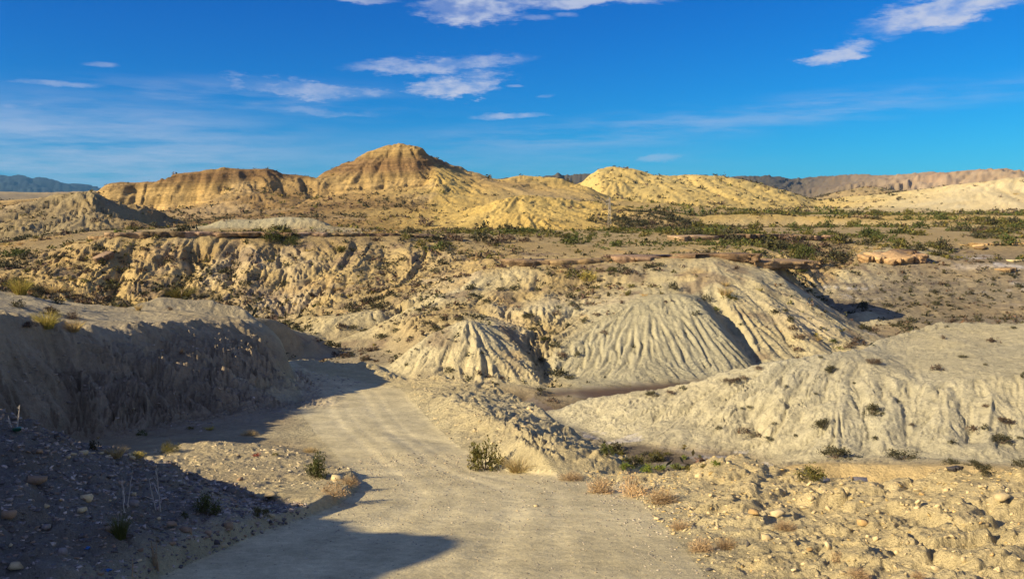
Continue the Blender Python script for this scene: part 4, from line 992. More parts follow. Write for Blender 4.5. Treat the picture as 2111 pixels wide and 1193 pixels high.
ledge('tilted yellow slabs stepping down at the mesa end by the grey cone', Pl((150, 508, 151.6), (185, 500, 151), (228, 490, 150.2)), .7, .9, 3, 'capy', .1, 3, gap=.15)
ledge('long rock ledge jutting over the pale marl spur', Pl((1050, 546, 128), (1130, 545, 129), (1200, 544, 130), (1300, 539, 131), (1400, 535, 131.8), (1470, 533, 132), (1540, 537, 132.8), (1606, 546, 134.5)), 1.1, 2.4, 4.8, 'cap', .48, 4, gap=0, piece=(5, 11))
ledge('ragged dark rock ledge among bushes below the yellow bluff', Pl((1400, 497, 180), (1450, 494, 182), (1500, 492, 185), (1560, 491, 188), (1600, 491, 190), (1690, 493, 194)), 1.1, 2.2, 4, 'cap', .6, 5, gap=.12, piece=(4, 9))
ledge('orange rock ledge on the scrub plain at the far wash', Pl((1985, 507, 186), (2040, 505, 186), (2111, 504, 186), (2200, 504, 186)), .7, 1.4, 4, 'capy', .1, 6, gap=.15, piece=(2, 5))
def outcrop(label, px, py, w_px, mat, shape, flat, rz, tilt=(0, 0), n=5):
    """a knot of broken blocks bedded in the ground"""
    x, y, z = hit(px, py); w_m = w_px * y / FPX; g = random.Random(int(px * 7 + py))
    e = link('rock_outcrop' if n > 1 else 'boulder', None, None, (x, y, z), (0, 0, rz), label=label, category='rock outcrop' if n > 1 else 'boulder')
    for k in range(n):
        f = 1.0 if n == 1 else g.uniform(.34, .6); ox = 0 if n == 1 else (k + .5) / n * w_m - w_m / 2; oy = 0 if n == 1 else g.uniform(-.12, .2) * w_m
        r_ = w_m / 2 * f; sh = (shape + k) % 6; hz = ROCKS[sh][0][:, 2].max() * r_ * flat
        zz = float(ground_z(x + ox * math.cos(rz) - oy * math.sin(rz), y + ox * math.sin(rz) + oy * math.cos(rz))) - z
        me = slab_mesh(int(px) + k, r_ * 2, r_ * .8, r_ * 1.0, r_ * flat * .9, {'rock_orange': 'capy'}.get(mat, mat) if w_m > 2 else mat)
        link('rock', me, e, (ox, oy, zz - r_ * flat * .30), (tilt[0] + g.uniform(-.15, .15), tilt[1] + g.uniform(-.15, .15), g.uniform(-.6, .6)), (1, 1, g.uniform(.8, 1.25)))
    return e
outcrop('large tilted orange rock outcrop at the edge of the washed ground', 1838, 538, 104, 'rock_orange', 4, .8, .3, (.1, -.12))
outcrop('single orange boulder on the washed ground', 2076, 562, 32, 'rock_orange', 0, .8, .5, n=1)
outcrop('yellow-orange broken boulder under the orange ledge', 2018, 512, 36, 'rock_orange', 2, .9, 1.2)
outcrop('pale flat boulder beside the orange boulder', 2095, 540, 34, 'rock_pale', 1, .7, .1, n=2)
outcrop('fallen brown slab lying on the mesa slope', 219, 534, 36, 'rock_brown', 3, .9, .2, (.2, -.35), n=1)
outcrop('small yellow boulder beside the fallen slab', 198, 528, 16, 'rock_orange', 0, 1, .9, n=1)
outcrop('dark grey boulder on the yellow terrace', 1970, 970, 26, 'rock_dark', 2, 1, .3, n=1)
def salt_slab():
    x, y, z = hit(1745, 1004); y = 40.5; 
    e = Pl((1680, 1003, 40.8), (1745, 1000, 40.8), (1835, 1008, 40.2))
    ledge('grey salt-stained rock slab behind the rubble bank', e, .3, .35, 1.2, 'rock_grey', -.12, 9, piece=(.6, 1.1), gap=0, name='rock_ledge')
salt_slab()
print('ledges', time.time() - T0)

# ------------------------------------------------------------------ plants seen singly
def plants_near():
    pp = plant_px
    pp('shrub', 'upright', 'green', 655, 982, 62, 56, 'upright olive-green shrub on the edge of the pale spoil heap')
    pp('shrub', 'scrub', 'olive', 1000, 968, 92, 74, 'large dark olive shrub at the road edge beside the marl mound')
    pp('grass_tuft', 'straw', 'straw', 1070, 974, 84, 36, 'straw-coloured grass tuft next to the large olive shrub', 'grass')
    pp('dry_shrub', 'dry', 'dry', 1178, 992, 66, 24, 'low brown dry shrub at the foot of the marl mound', 'dry shrub')
    pp('dry_shrub', 'dry', 'dry', 1238, 1016, 76, 46, 'light brown dry shrub, first of the row by the rubble bank', 'dry shrub')
    pp('dry_shrub', 'mix', 'dry', 1304, 1024, 76, 54, 'tallest dry shrub with green shoots in the row by the rubble bank', 'dry shrub')
    pp('dry_shrub', 'dry', 'dry', 1364, 1036, 80, 44, 'brown dry shrub, last of the row, against the rubble', 'dry shrub')
    pp('dry_shrub', 'dry', 'dry', 1402, 1092, 52, 28, 'small dry shrub at the foot of the rubble bank by the road', 'dry shrub')
    pp('dry_shrub', 'dry', 'dry', 1446, 1136, 66, 40, 'dense dry shrub where the rubble meets the road gravel', 'dry shrub')
    pp('dry_shrub', 'dry', 'dry', 1497, 1132, 62, 36, 'paler dry shrub touching the dense one at the road gravel', 'dry shrub')
    pp('dry_shrub', 'dry', 'dry', 1618, 1092, 62, 26, 'sprawling dry shrub halfway up the rubble bank', 'dry shrub')
    pp('dry_shrub', 'dry', 'dry', 1724, 1158, 38, 40, 'thin reddish dry shrub low on the rubble bank', 'dry shrub')
    pp('dry_shrub', 'dry', 'dry', 1770, 1192, 64, 26, 'dry shrub cut by the lower edge of the picture on the rubble', 'dry shrub')
    pp('dry_shrub', 'dry', 'dry', 1892, 1193, 40, 18, 'smallest dry shrub at the lower edge on the rubble', 'dry shrub')
    pp('dry_shrub', 'dry', 'dry', 722, 1002, 52, 26, 'brown dry shrub on the tip of the spoil heap at the road', 'dry shrub')
    pp('dry_shrub', 'mix', 'dry', 688, 1024, 84, 30, 'wide brown dry plant below the tip of the spoil heap', 'dry shrub')
    pp('grass_tuft', 'tuft', 'green', 248, 1112, 52, 68, 'dark green upright grass tuft in the shaded gravel heap', 'grass')
    pp('shrub', 'upright', 'green', 426, 1066, 74, 50, 'dark green shrub in the shaded gravel near the road')
    pp('shrub', 'scrub', 'olive', 535, 1064, 46, 22, 'small olive plant at the shaded foot of the gravel heap')
    pp('shrub', 'scrub', 'green', 382, 1068, 22, 16, 'tiny green plant beside the dark green shrub')
    pp('grass_tuft', 'straw', 'straw', 238, 944, 50, 28, 'bright straw grass tuft behind the gravel heap', 'grass', lod=2)
    pp('shrub', 'scrub', 'yellow', 286, 946, 44, 15, 'low bright yellow plant beside the straw tuft', lod=2)
    pp('shrub', 'scrub', 'scrub', 196, 928, 30, 28, 'dark grey-green shrub behind the gravel heap in the shade edge')
    pp('shrub', 'mix', 'olive', 350, 932, 48, 22, 'olive scrub at the back of the pale spoil heap', lod=2)
    pp('grass_tuft', 'dry', 'straw', 515, 896, 48, 13, 'flat straw plant on the sunlit ground left of the road', 'grass', lod=2)
    pp('grass_tuft', 'straw', 'yellow', 432, 887, 24, 9, 'tiny yellow tuft at the shadow edge left of the road', 'grass')
    pp('shrub', 'scrub', 'green', 294, 898, 26, 13, 'small green plant in the shade at the foot of the cut bank')
    pp('shrub', 'scrub', 'olive', 392, 886, 18, 8, 'tiny olive plant at the foot of the cut bank')
    pp('grass_tuft', 'dry', 'straw', 640, 934, 42, 15, 'straw tuft behind the upright shrub on the spoil heap', 'grass')
    pp('red_plant', 'scrub', 'red', 528, 940, 26, 8, 'low red plant on the spoil heap', 'plant')
    pp('shrub', 'scrub', 'olive', 568, 940, 18, 7, 'tiny olive plant behind the red plant')
    pp('grass_tuft', 'tuft', 'yellow', 42, 608, 52, 46, 'tall yellow-green grass tuft on top of the cut bank', 'grass', lod=2)
    pp('shrub', 'scrub', 'scrub', 74, 612, 52, 26, 'dark shrub beside the tall grass tuft on the cut bank', lod=2)
    pp('grass_tuft', 'straw', 'yellow', 96, 682, 56, 46, 'yellow grass tuft on the rim of the shaded cut bank', 'grass', lod=2)
    pp('grass_tuft', 'straw', 'straw', 152, 684, 52, 32, 'straw grass tuft on the rim beside the yellow tuft', 'grass', lod=2)
    pp('shrub', 'scrub', 'dead', 100, 646, 44, 20, 'brownish shrub behind the yellow tuft on the cut bank', lod=2)
    pp('shrub', 'scrub', 'scrub', 122, 628, 32, 15, 'small dark shrub at the back of the cut bank')
    pp('shrub', 'mix', 'scrub', 38, 634, 34, 20, 'grey dry shrub below the tall tuft on the cut bank')
    pp('shrub', 'mix', 'dead', 150, 658, 40, 18, 'dull brown shrub behind the straw tuft on the bank rim', lod=2)
    pp('shrub', 'scrub', 'dead', 60, 672, 44, 16, 'dark low shrub on the shaded bank rim left of the yellow tuft', lod=2)
    pp('grass_tuft', 'straw', 'straw', 286, 642, 20, 17, 'small straw tuft at the back of the bank top', 'grass')
    pp('shrub', 'tuft', 'olive', 374, 616, 84, 27, 'wide olive grass clump behind the bank top', lod=2)
    pp('shrub', 'scrub', 'dead', 350, 640, 20, 7, 'small brown plant on the sunlit bank top')
    pp('shrub', 'scrub', 'dead', 374, 736, 12, 12, 'small dark bush clinging to the shaded bank face')
    pp('shrub', 'scrub', 'green', 1250, 946, 48, 30, 'dark green shrub in the gully behind the marl mound', lod=2)
    pp('shrub', 'scrub', 'olive', 1308, 960, 62, 24, 'olive shrub in the gully below the pale hill', lod=2)
    pp('shrub', 'scrub', 'olive', 1352, 950, 52, 25, 'yellow-green shrub at the salt edge in the gully', lod=2)
    pp('shrub', 'scrub', 'bright', 1338, 972, 44, 20, 'bright green shrub low in the gully', lod=2)
    pp('shrub', 'scrub', 'bright', 1476, 964, 24, 16, 'small bright green bush behind the rubble bank')
    for (x, y, w_, h_) in ((1395, 968, 40, 12), (1410, 946, 20, 9), (1440, 944, 16, 8), (1375, 940, 22, 9), (1285, 940, 26, 14), (1420, 972, 30, 12), (1450, 968, 20, 10), (1290, 968, 40, 16), (1360, 970, 34, 14)):
        pp('shrub', 'scrub', random.choice(['olive', 'bright', 'olive']), x, y, w_, h_, 'low green plant on the damp gully floor below the pale hill', 'shrub', 'low plants on the gully floor')
    pp('shrub', 'scrub', 'olive', 1672, 986, 76, 32, 'wide grey-green shrub just behind the rubble bank crest', lod=2)
    pp('shrub', 'scrub', 'scrub', 1724, 946, 106, 28, 'widest dark shrub at the foot of the pale hill', lod=2)
    pp('shrub', 'scrub', 'scrub', 1862, 948, 92, 22, 'long dark shrub at the foot of the pale hill above the terrace', lod=2)
    pp('shrub', 'scrub', 'scrub', 2024, 974, 56, 24, 'dark shrub on the yellow terrace beside the grey boulder', lod=2)
    pp('shrub', 'scrub', 'scrub', 2104, 962, 44, 22, 'dark shrub at the terrace end in the picture edge', lod=2)
    pp('shrub', 'scrub', 'scrub', 2063, 913, 54, 26, 'big dark shrub low on the pale hill above the terrace', lod=2)
    pp('shrub', 'scrub', 'scrub', 1797, 854, 56, 26, 'big dark shrub in the middle of the pale hill', lod=2)
    hill = [(1715, 769, 40, 18), (1801, 750, 40, 14), (1929, 764, 36, 14), (1984, 737, 24, 8), (2048, 707, 28, 13), (1944, 702, 15, 8), (2089, 680, 18, 8), (1952, 676, 12, 6), (1512, 791, 52, 14), (1533, 786, 22, 10), (1565, 764, 24, 8), (1692, 741, 14, 7),
            (1344, 821, 42, 14), (1387, 817, 34, 8), (1406, 806, 24, 9), (1694, 883, 42, 24), (1682, 817, 12, 6), (1545, 843, 16, 8), (1529, 846, 10, 6), (1483, 885, 20, 8), (1533, 898, 34, 16), (1565, 902, 18, 9), (1584, 908, 34, 6), (1596, 880, 12, 6),
            (2032, 842, 22, 8), (2070, 873, 42, 18), (2008, 893, 32, 18), (2032, 885, 20, 14), (1965, 917, 24, 10), (2031, 753, 12, 6), (1809, 906, 26, 8), (1962, 956, 54, 14), (2003, 958, 42, 14), (2108, 780, 14, 14), (2103, 908, 20, 8), (1640, 900, 14, 6), (1880, 880, 14, 6), (1760, 795, 10, 5), (1620, 800, 12, 6), (1850, 830, 10, 5)]
    for (x, y, w_, h_) in hill:
        pp('shrub', 'scrub', random.choice(['scrub', 'scrub', 'dead']), x, y, w_, h_, '%s dark shrub %s the pale marl hill' % ('wide' if w_ > 38 else 'medium' if w_ > 18 else 'tiny', 'on the crest of' if y < 745 + max(0, (1700 - x) * .2) else 'on the toe of' if x < 1560 else 'halfway up' if y < 860 else 'low on'), 'shrub', 'shrubs on the pale marl hill')
    spur = [(1246, 690, 20, 9), (1528, 673, 14, 6), (1436, 650, 24, 12), (1387, 600, 32, 18), (1631, 665, 24, 14), (1600, 650, 26, 14), (1647, 700, 34, 13), (1620, 645, 18, 10), (1518, 558, 14, 10), (1718, 708, 20, 12), (1748, 720, 30, 12), (1456, 622, 26, 16), (1476, 640, 20, 10),
            (1230, 650, 24, 9), (1205, 665, 28, 12), (1190, 640, 20, 8), (1150, 650, 26, 12), (1120, 700, 26, 10), (1145, 715, 34, 15), (1100, 680, 28, 10), (1160, 735, 26, 14), (1090, 665, 40, 12), (1140, 690, 20, 9), (1190, 735, 22, 12)]
    for (x, y, w_, h_) in spur:
        pp('shrub', 'scrub', random.choice(['scrub', 'scrub', 'dead', 'green']), x, y, w_, h_, '%s dark shrub on %s' % ('large' if w_ > 23 else 'small', 'the slope beside the fluted hill' if x < 1260 else 'the fluted grey hill' if x < 1480 else 'the ribs of the pale marl spur'), 'shrub', 'shrubs on the fluted spurs')
    cone = [(912, 690, 12, 7), (885, 710, 8, 5), (857, 726, 9, 6), (848, 728, 6, 4), (838, 756, 15, 8), (924, 702, 9, 4), (878, 672, 18, 10), (895, 674, 20, 10), (915, 660, 22, 10), (945, 658, 26, 9), (975, 656, 26, 10), (848, 698, 16, 7), (965, 784, 28, 12), (985, 772, 22, 12), (993, 778, 10, 5), (1010, 780, 22, 8)]
    for (x, y, w_, h_) in cone:
        pp('shrub', 'scrub', random.choice(['scrub', 'dead']), x, y, w_, h_, 'small dark shrub on the pale cone above the wash', 'shrub', 'shrubs on the pale cone')
    for (x, y, w_, h_, m_) in ((1659, 545, 54, 46, 'green'), (1653, 566, 36, 24, 'green'), (1640, 522, 44, 24, 'green'), (1215, 585, 44, 26, 'yellow'), (1262, 560, 30, 14, 'green'), (560, 500, 56, 28, 'green'), (600, 506, 46, 22, 'green'), (588, 492, 60, 22, 'olive')):
        pp('shrub', 'scrub', m_, x, y, w_, h_, {1659: 'largest dark green bush right of the long rock ledge', 1653: 'round dark green bush below the largest one', 1640: 'green bush above the end of the long ledge', 1215: 'yellow-green bush below the long rock ledge', 1262: 'green bush tucked under the long rock ledge', 560: 'large green bush on the mesa rim below the cliff hill', 600: 'green bush hanging over the mesa rim', 588: 'olive bush behind the large bush on the mesa rim'}[x], lod=2)
plants_near()
print('near plants', time.time() - T0)

# ------------------------------------------------------------------ scrub scattered over slope and plain
def scatter():
    cols = np.nonzero(np.abs(TH) < math.radians(41))[0]
    dU = np.gradient(U)[:, None]; dT = step
    area = R * R * dU * np.gradient(TH)[None, cols]
    vg = veg[:, cols].copy(); reg = REG[:, cols]; Xc, Yc = X[:, cols], Y[:, cols]
    clump = fbm(Xc / 14, Yc / 14, 3, 900); gl = gul[:, cols]; q_ = (ero[:, cols] > .3) & (Yc > 60) & (Yc < 700); gl = (gl - np.median(gl[q_])) / (gl[q_].std() + 1e-6)
    green_plain = ((reg == CODES.index('P')) & (Yc > 136)) | ((reg == CODES.index('J')) & (Yc > 200) & (Yc < 560)) | ((reg == CODES.index('O')) & (Yc > 150))
    dens = vg * np.clip(.75 + 1.3 * clump, .12, 2.0) * np.clip(1 - .4 * gl, .35, 1.9)
    right = np.clip((Xc - 30) / 50, 0, 1)
    rimz = (Yc > 140) & (Yc < 222) & (Xc > -30) & (Xc < 50) & ((reg == CODES.index('P')) | (reg == CODES.index('C')) | (reg == CODES.index('J')))
    dens = np.where(green_plain, vg * (.35 + .9 * right) * np.clip(.55 + 2.6 * clump, .02, 2.6) * np.clip(1.9 - Yc / 300, .25, 1) * np.where((Yc < 225) & (Xc < 60), 1.7, 1), dens)
    dens = np.where(rimz, np.maximum(dens, .48 * np.clip(.7 + 1.5 * clump, .15, 2)), dens)
    dens = dens * (Yc > 44) * (Yc < 900) * ~IN_ROAD[:, cols]
    e_ = ((Z - ZC) / R)[:, cols]; seen = e_ >= E_RUN[:, cols] - .004
    dens = dens * np.where(seen | (Yc < 100), 1, .04) * np.where(np.abs(TH[cols]) < math.radians(31.5), 1, .3)[None]
    exp_n = dens * area; n = int(exp_n.sum())
    print('scatter', n, {CODES[c]: int(exp_n[reg == c].sum()) for c in np.unique(reg)})
    n = min(n, 19000)
    flat = np.cumsum(exp_n.ravel()); pick = np.searchsorted(flat, RNG.uniform(0, flat[-1], n)); i, j = np.unravel_index(pick, exp_n.shape)
    jj = cols[j]; r = R[i, 0] * np.exp(RNG.uniform(-.5, .5, n) * np.gradient(U)[i]); t = TH[jj] + RNG.uniform(-.5, .5, n) * np.gradient(TH)[jj]
    x, y = r * np.sin(t), r * np.cos(t); z = ground_z(x, y); gp = green_plain[i, j]; rg = reg[i, j]; vis = VIS[i, jj]
    sz = np.where(gp, RNG.lognormal(-.1, .62, n) * (1.05 + .5 * right[i, j]), RNG.lognormal(0, .45, n) * .86) * np.where(gp, np.clip(y / 260, 1, 2.2) ** .6, np.clip(y / 190, 1, 4) ** .9) * .5      # radius in metres
    sz = np.clip(sz, .18, 3.0); hz = sz * np.where(gp, RNG.uniform(.55, 1.05, n), RNG.uniform(.6, 1.1, n))
    shade = np.clip(RNG.uniform(0, 1, n) * .55 + .45 * (.5 + 1.3 * fbm(x / 22, y / 22, 2, 930)), 0, .999)
    mats = np.where(gp, np.where(shade < .36, 0, np.where(shade < .66, 1, np.where(shade < .9, 2, 4))), np.where(shade < .55, 3, np.where(shade < .80, 4, np.where(shade < .9, 1, 5))))
    names = ['green', 'olive', 'scrub', 'scrub', 'dead', 'straw']
    pos = np.stack([x, y, z - .08 * hz], 1); sc3 = np.stack([sz, sz, hz], 1)
    # the ones that show largest stand as objects of their own
    app = np.where(vis & (np.abs(x / y) < .575) & (y < 420), sz * np.sqrt(hz / sz) / y, 0)
    own = np.zeros(n, bool)
    for sel, mx in ((gp, 180), (~gp, 165)):
        order = np.argsort(-np.where(sel, app, 0))[:mx]; own[order] = True
    own &= app > 0
    tone = {'green': 'dark green', 'olive': 'olive', 'scrub': 'grey-green', 'dead': 'brown dried-out', 'straw': 'straw-coloured'}
    for k in np.nonzero(own)[0]:
        c = CODES[rg[k]]; m_ = names[mats[k]]; kind = 'straw' if m_ == 'straw' else 'scrub'
        qx = IW / 2 + FPX * x[k] / y[k]; big = 'large' if sz[k] > 1.25 * np.median(sz[own]) else 'small'
        if gp[k]:
            nm = 'bush'; pl_ = 'the plateau below the cliff hill' if qx < 650 else 'the plateau below the peak' if qx < 1000 else 'the plateau below the yellow mounds' if qx < 1300 else 'the terrace above the long ledge' if y[k] < 185 and qx < 1620 else 'the plain below the far yellow hill' if qx < 1690 else 'the thicket beyond the orange outcrop' if qx < 1900 else 'the thicket below the far pale hill'
        else:
            nm = 'shrub' if m_ != 'straw' else 'grass_tuft'
            if c in 'CLPA' and y[k] > 105: pl_ = 'the mesa slope under the grey cone' if qx < 300 else 'the mesa slope under the rim bushes' if qx < 640 else 'the mesa slope under the peak' if qx < 960 else 'the slope under the long ledge' if qx < 1420 else 'the slope beside the pale marl spur'
            elif c in 'CLPAT': pl_ = 'the hummocks behind the cut bank' if qx < 800 else 'the lower ribs by the stream bed'
            elif c == 'N': pl_ = 'the salt-streaked washed ground'
            elif c in 'WVOBMQF': pl_ = 'the wash floor beyond the road bend' if qx < 860 else 'the gully floor below the mounds'
            else: pl_ = 'the grey cone' if c == 'D' else 'the slopes below the peak' if qx < 1000 else 'the plain by the yellow hills'
        fm, _ = plant_mesh(kind, m_, 1, int(RNG.integers(4)))
        link(nm, fm, None, tuple(pos[k]), (0, 0, float(RNG.uniform(0, 6.28))), tuple(map(float, sc3[k])), label='%s %s %s %s %s' % (big, tone[m_], {'bush': 'bush', 'shrub': 'shrub', 'grass_tuft': 'grass tuft'}[nm], 'in' if 'thicket' in pl_ else 'on', pl_), category={'bush': 'bush', 'shrub': 'shrub', 'grass_tuft': 'grass'}[nm], group=('plants in ' if 'thicket' in pl_ else 'plants on ') + pl_)
    for mi, m_ in enumerate(names):
        idx = np.nonzero((mats == mi) & ~own)[0]
        if not len(idx): continue
        for far_, sel in ((0, idx),):
            kind = 'straw' if m_ == 'straw' else 'scrub'
            protos = [plant_proto(kind, 0, q)[:3] for q in range(4)]
            br = RNG.uniform(.75, 1.25, len(sel)); tint = np.stack([br * RNG.uniform(.9, 1.15, len(sel)), br, br * RNG.uniform(.8, 1.1, len(sel))], 1)
            far_scrub = ['green_thicket', 'olive_thicket', 'grey_thicket', 'slope_scrub', 'dead_scrub', 'dry_grass'][mi]
            merged(far_scrub, protos, pos[sel], sc3[sel], MAT[m_], tint, tilt=0, label=['dense green scrub covering the plain', 'olive scrub covering the plain', 'grey-green scrub covering the plain', 'small shrubs scattered on distant slopes', 'dry brown scrub scattered on slopes', 'dry grass scattered on slopes'][mi])
scatter()
print('scatter', time.time() - T0)

# ------------------------------------------------------------------ stones
def stones():
    # single rocks on the gravel heap
    rp = rock_px
    rp('rock', 'rock_brown', 71, 998, 60, 'long brown slab high on the shaded gravel heap', 3, .8, rz=.05)
    rp('rock', 'rock_pale', 178, 1030, 30, 'pale rounded rock on the shaded gravel heap', 2, 1.1)
    rp('rock', 'rock_pale', 169, 1058, 28, 'pale cracked rock under the rounded one on the gravel heap', 0, .9)
    rp('rock', 'rock_brown', 18, 1068, 34, 'pinkish brown rock at the picture edge on the gravel heap', 2, 1)
    rp('rock', 'rock_brown', 386, 1096, 44, 'flat tan slab tilted to the road on the gravel heap', 5, 1.0, rz=-.3, tilt=.3)
    rp('rock', 'rock_grey', 130, 1140, 38, 'flat olive-grey slab low on the gravel heap', 5, 1.2, rz=-.35)
    rp('rock', 'rock_pale', 36, 1176, 48, 'flat pale slab at the lower corner of the gravel heap', 5, 1.0)
    rp('rock', 'rock_grey', 94, 1094, 28, 'squarish grey rock in the middle of the gravel heap', 0, 1)
    rp('rock', 'rock_brown', 471, 1094, 24, 'upright brown rock at the foot of the gravel heap', 2, 1.5)
    rp('rock', 'rock_pale', 460, 1128, 36, 'flat pale stone on the gravel beside the road', 5, 1)
    rp('rock', 'rock_grey', 440, 1134, 22, 'small grey stone next to the flat pale stone', 1, 1)
    rp('rock', 'rock_brown', 352, 1086, 30, 'brown rock left of the tan slab', 4, 1)
    rp('rock', 'rock_orange', 125, 1034, 10, 'small orange stone on the gravel heap', 0, 1)
    rp('rock', 'rock_brown', 230, 1098, 34, 'brown rock at the base of the green tuft', 0, 1)
    rp('rock', 'rock_grey', 275, 1040, 26, 'grey rock beside the bare stalk', 2, 1)
    rp('rock', 'rock_pale', 276, 1022, 16, 'small pale rock under the heap crest', 0, 1)
    rp('rock', 'rock_pale', 555, 1028, 40, 'pale rock at the sunlit foot of the spoil heap', 4, .8)
    rp('rock', 'rock_pale', 700, 990, 46, 'flat pale slab on the tip of the spoil heap', 5, 1)
    rp('rock', 'rock_pale', 276, 850, 9, 'small white stone at the foot of the cut bank', 0, 1)
    for (x, y, w_) in ((150, 940, 18), (172, 938, 22), (190, 936, 16), (208, 938, 14), (265, 938, 16), (320, 930, 12), (140, 946, 14), (222, 942, 16)):
        rp('rock', 'rock_pale', x, y, w_, 'sunlit pale rock in the row behind the gravel heap', random.randrange(5), .8, 'pale rocks behind the gravel heap')
    # clods on the rubble bank
    rp('rock', 'rock_orange', 1782, 1082, 40, 'smooth orange slab in the middle of the rubble bank', 5, 1.2, rz=-.2)
    rp('rock', 'rock_orange', 1551, 1062, 34, 'yellow clod on the upper rubble bank', 4, .9)
    rp('rock', 'rock_pale', 1604, 1064, 40, 'big pale slab split by a crack on the rubble bank', 1, 1.3)
    rp('rock', 'rock_orange', 1669, 1145, 17, 'small orange stone low on the rubble bank', 0, 1)
    rp('rock', 'rock_pale', 1584, 1112, 38, 'flat pale slab below the sprawling dry shrub', 5, 1.2)
    rp('rock', 'rock_pale', 2066, 1030, 46, 'broad yellow block near the picture edge on the rubble bank', 1, 1.2)
    rp('rock', 'rock_dark', 1541, 1128, 14, 'dark upright stone at the foot of the rubble bank', 2, 1.8)
    rp('rock', 'rock_pale', 1354, 1072, 15, 'white stone at the road edge', 0, 1)
    rp('rock', 'rock_dark', 1462, 1176, 20, 'dark stone in the road gravel', 1, 1)
    rp('rock', 'rock_pale', 1107, 1044, 18, 'single pale flat stone lying on the road', 5, 1)
    g = random.Random(5)
    for k in range(150):
        px = g.uniform(1340, 2105); py = g.uniform(985, 1190)
        x, y, z = hit(px, py)
        if y > 16 or CODES[int(REG[np.searchsorted(U, math.log(math.hypot(x, y))) - 1, int(np.interp(math.atan2(x, y), TH, np.arange(NC)))])] != 'U' or bool(in_poly(np.array([x]), np.array([y]), ROAD_POLY)[0]): continue
        mt_ = g.choice(['rock_pale'] * 12 + ['rock_orange']); wp_ = g.choice([8, 9, 10, 11, 12, 13, 15, 18]) * g.uniform(.9, 1.2)
        rp('rock', mt_, px, py, wp_, '%s %s clod %s of the rubble bank' % ('big' if wp_ > 13 else 'small', {'rock_pale': 'pale angular', 'rock_orange': 'orange'}[mt_], 'on the crest' if py < 1030 else 'on the upper slope' if py < 1090 else 'on the lower slope' if py < 1145 else 'at the bottom edge'), g.randrange(6), g.uniform(.7, 1.3), 'clods of the rubble bank', tilt=.9, sink=.7)
    for k in range(130):
        px = g.uniform(0, 560); py = g.uniform(900, 1190)
        x, y, z = hit(px, py)
        if y > 13.5 or y < 5 or bool(in_poly(np.array([x]), np.array([y]), ROAD_POLY)[0]) or x > -1.9: continue
        mt_ = g.choice(['rock_grey'] * 4 + ['rock_brown', 'rock_brown', 'rock_pale', 'rock_dark']); wp_ = g.choice([9, 10, 11, 12, 14, 17, 20])
        rp('rock', mt_, px, py, wp_, '%s %s stone lodged %s the shaded gravel heap' % ('big' if wp_ > 13 else 'small', mt_[5:], 'near the crest of' if py < 1000 else 'halfway down' if py < 1090 else 'at the foot of'), g.randrange(6), g.uniform(.7, 1.1), 'stones of the gravel heap', tilt=.5, sink=.35)
    # gravel and chips too small to pick apart
    def strew(n, box, keep, lo, hi, mat, name, label, tints, pw=3.0):
        xs = RNG.uniform(box[0], box[1], n); ys = RNG.uniform(box[2], box[3], n)
        m = keep(xs, ys); xs, ys = xs[m], ys[m]; zs = ground_z(xs, ys)
        s_ = lo + (hi - lo) * RNG.uniform(0, 1, len(xs)) ** pw; s_ = s_ * np.clip(ys / 9, .7, 2.2)
        tt = np.array(tints)[RNG.integers(0, len(tints), len(xs))] * RNG.uniform(.75, 1.25, len(xs))[:, None]
        merged(name, CHIPS, np.stack([xs, ys, zs - s_ * .05], 1), np.stack([s_, s_ * .85, s_ * .55], 1), mat, tt, label=label, tilt=.5)
    code_at = lambda xs, ys: REG[np.clip(np.searchsorted(U, np.log(np.hypot(xs, ys))) - 1, 0, NR - 1), np.interp(np.arctan2(xs, ys), TH, np.arange(NC)).astype(int)]
    inroad = lambda xs, ys: in_poly(xs, ys, ROAD_POLY)
    cK, cU, cS, cQ, cF, cB = (CODES.index(c) for c in 'KUSQFB')
    strew(26000, (-6.8, -1.0, 5.6, 12.6), lambda a_, b_: (code_at(a_, b_) == cK) & ~inroad(a_, b_) & (np.abs(a_ / b_) < .85), .011, .062, MAT['rock_grey'], 'gravel', 'dark grey gravel of the shaded heap', [(1, 1, 1.0), (.75, .76, .79), (1.5, 1.45, 1.38), (1.3, 1.08, .85), (.55, .56, .6), (2.2, 2.1, 2.0), (.95, .95, .97)], 2.6)
    strew(11000, (1.2, 8.5, 5.5, 16), lambda a_, b_: (code_at(a_, b_) == cU) & ~inroad(a_, b_) & (np.abs(a_ / b_) < .85), .009, .05, MAT['rock_pale'], 'rubble', 'pale crumbled rubble of the bank', [(1, 1, 1), (1.1, 1.08, 1.0), (.9, .88, .85), (1.05, .95, .7), (.8, .8, .85)])
    strew(12000, (-3, 3.4, 5.8, 18), lambda a_, b_: inroad(a_, b_), .005, .026, MAT['pebble'], 'pebbles', 'loose pebbles on the dirt road', [(1, 1, 1), (1.25, 1.25, 1.25), (.8, .8, .8), (1.1, 1.0, .8)], 4.0)
    strew(5000, (.8, 4.2, 6, 14), lambda a_, b_: (np.abs(grid_at(RRt, a_, b_)) < .5), .006, .035, MAT['pebble'], 'roadside_gravel', 'loose gravel along the road edge', [(1, 1, 1), (1.3, 1.3, 1.3), (.7, .7, .7)], 3.0)
    strew(3500, (-8, -1, 12, 22), lambda a_, b_: (code_at(a_, b_) == cS) & ~inroad(a_, b_), .008, .05, MAT['rock_pale'], 'spoil_stones', 'small stones on the pale spoil heap', [(.8, .82, .9), (.85, .85, .95), (.65, .68, .75)], 4.0)
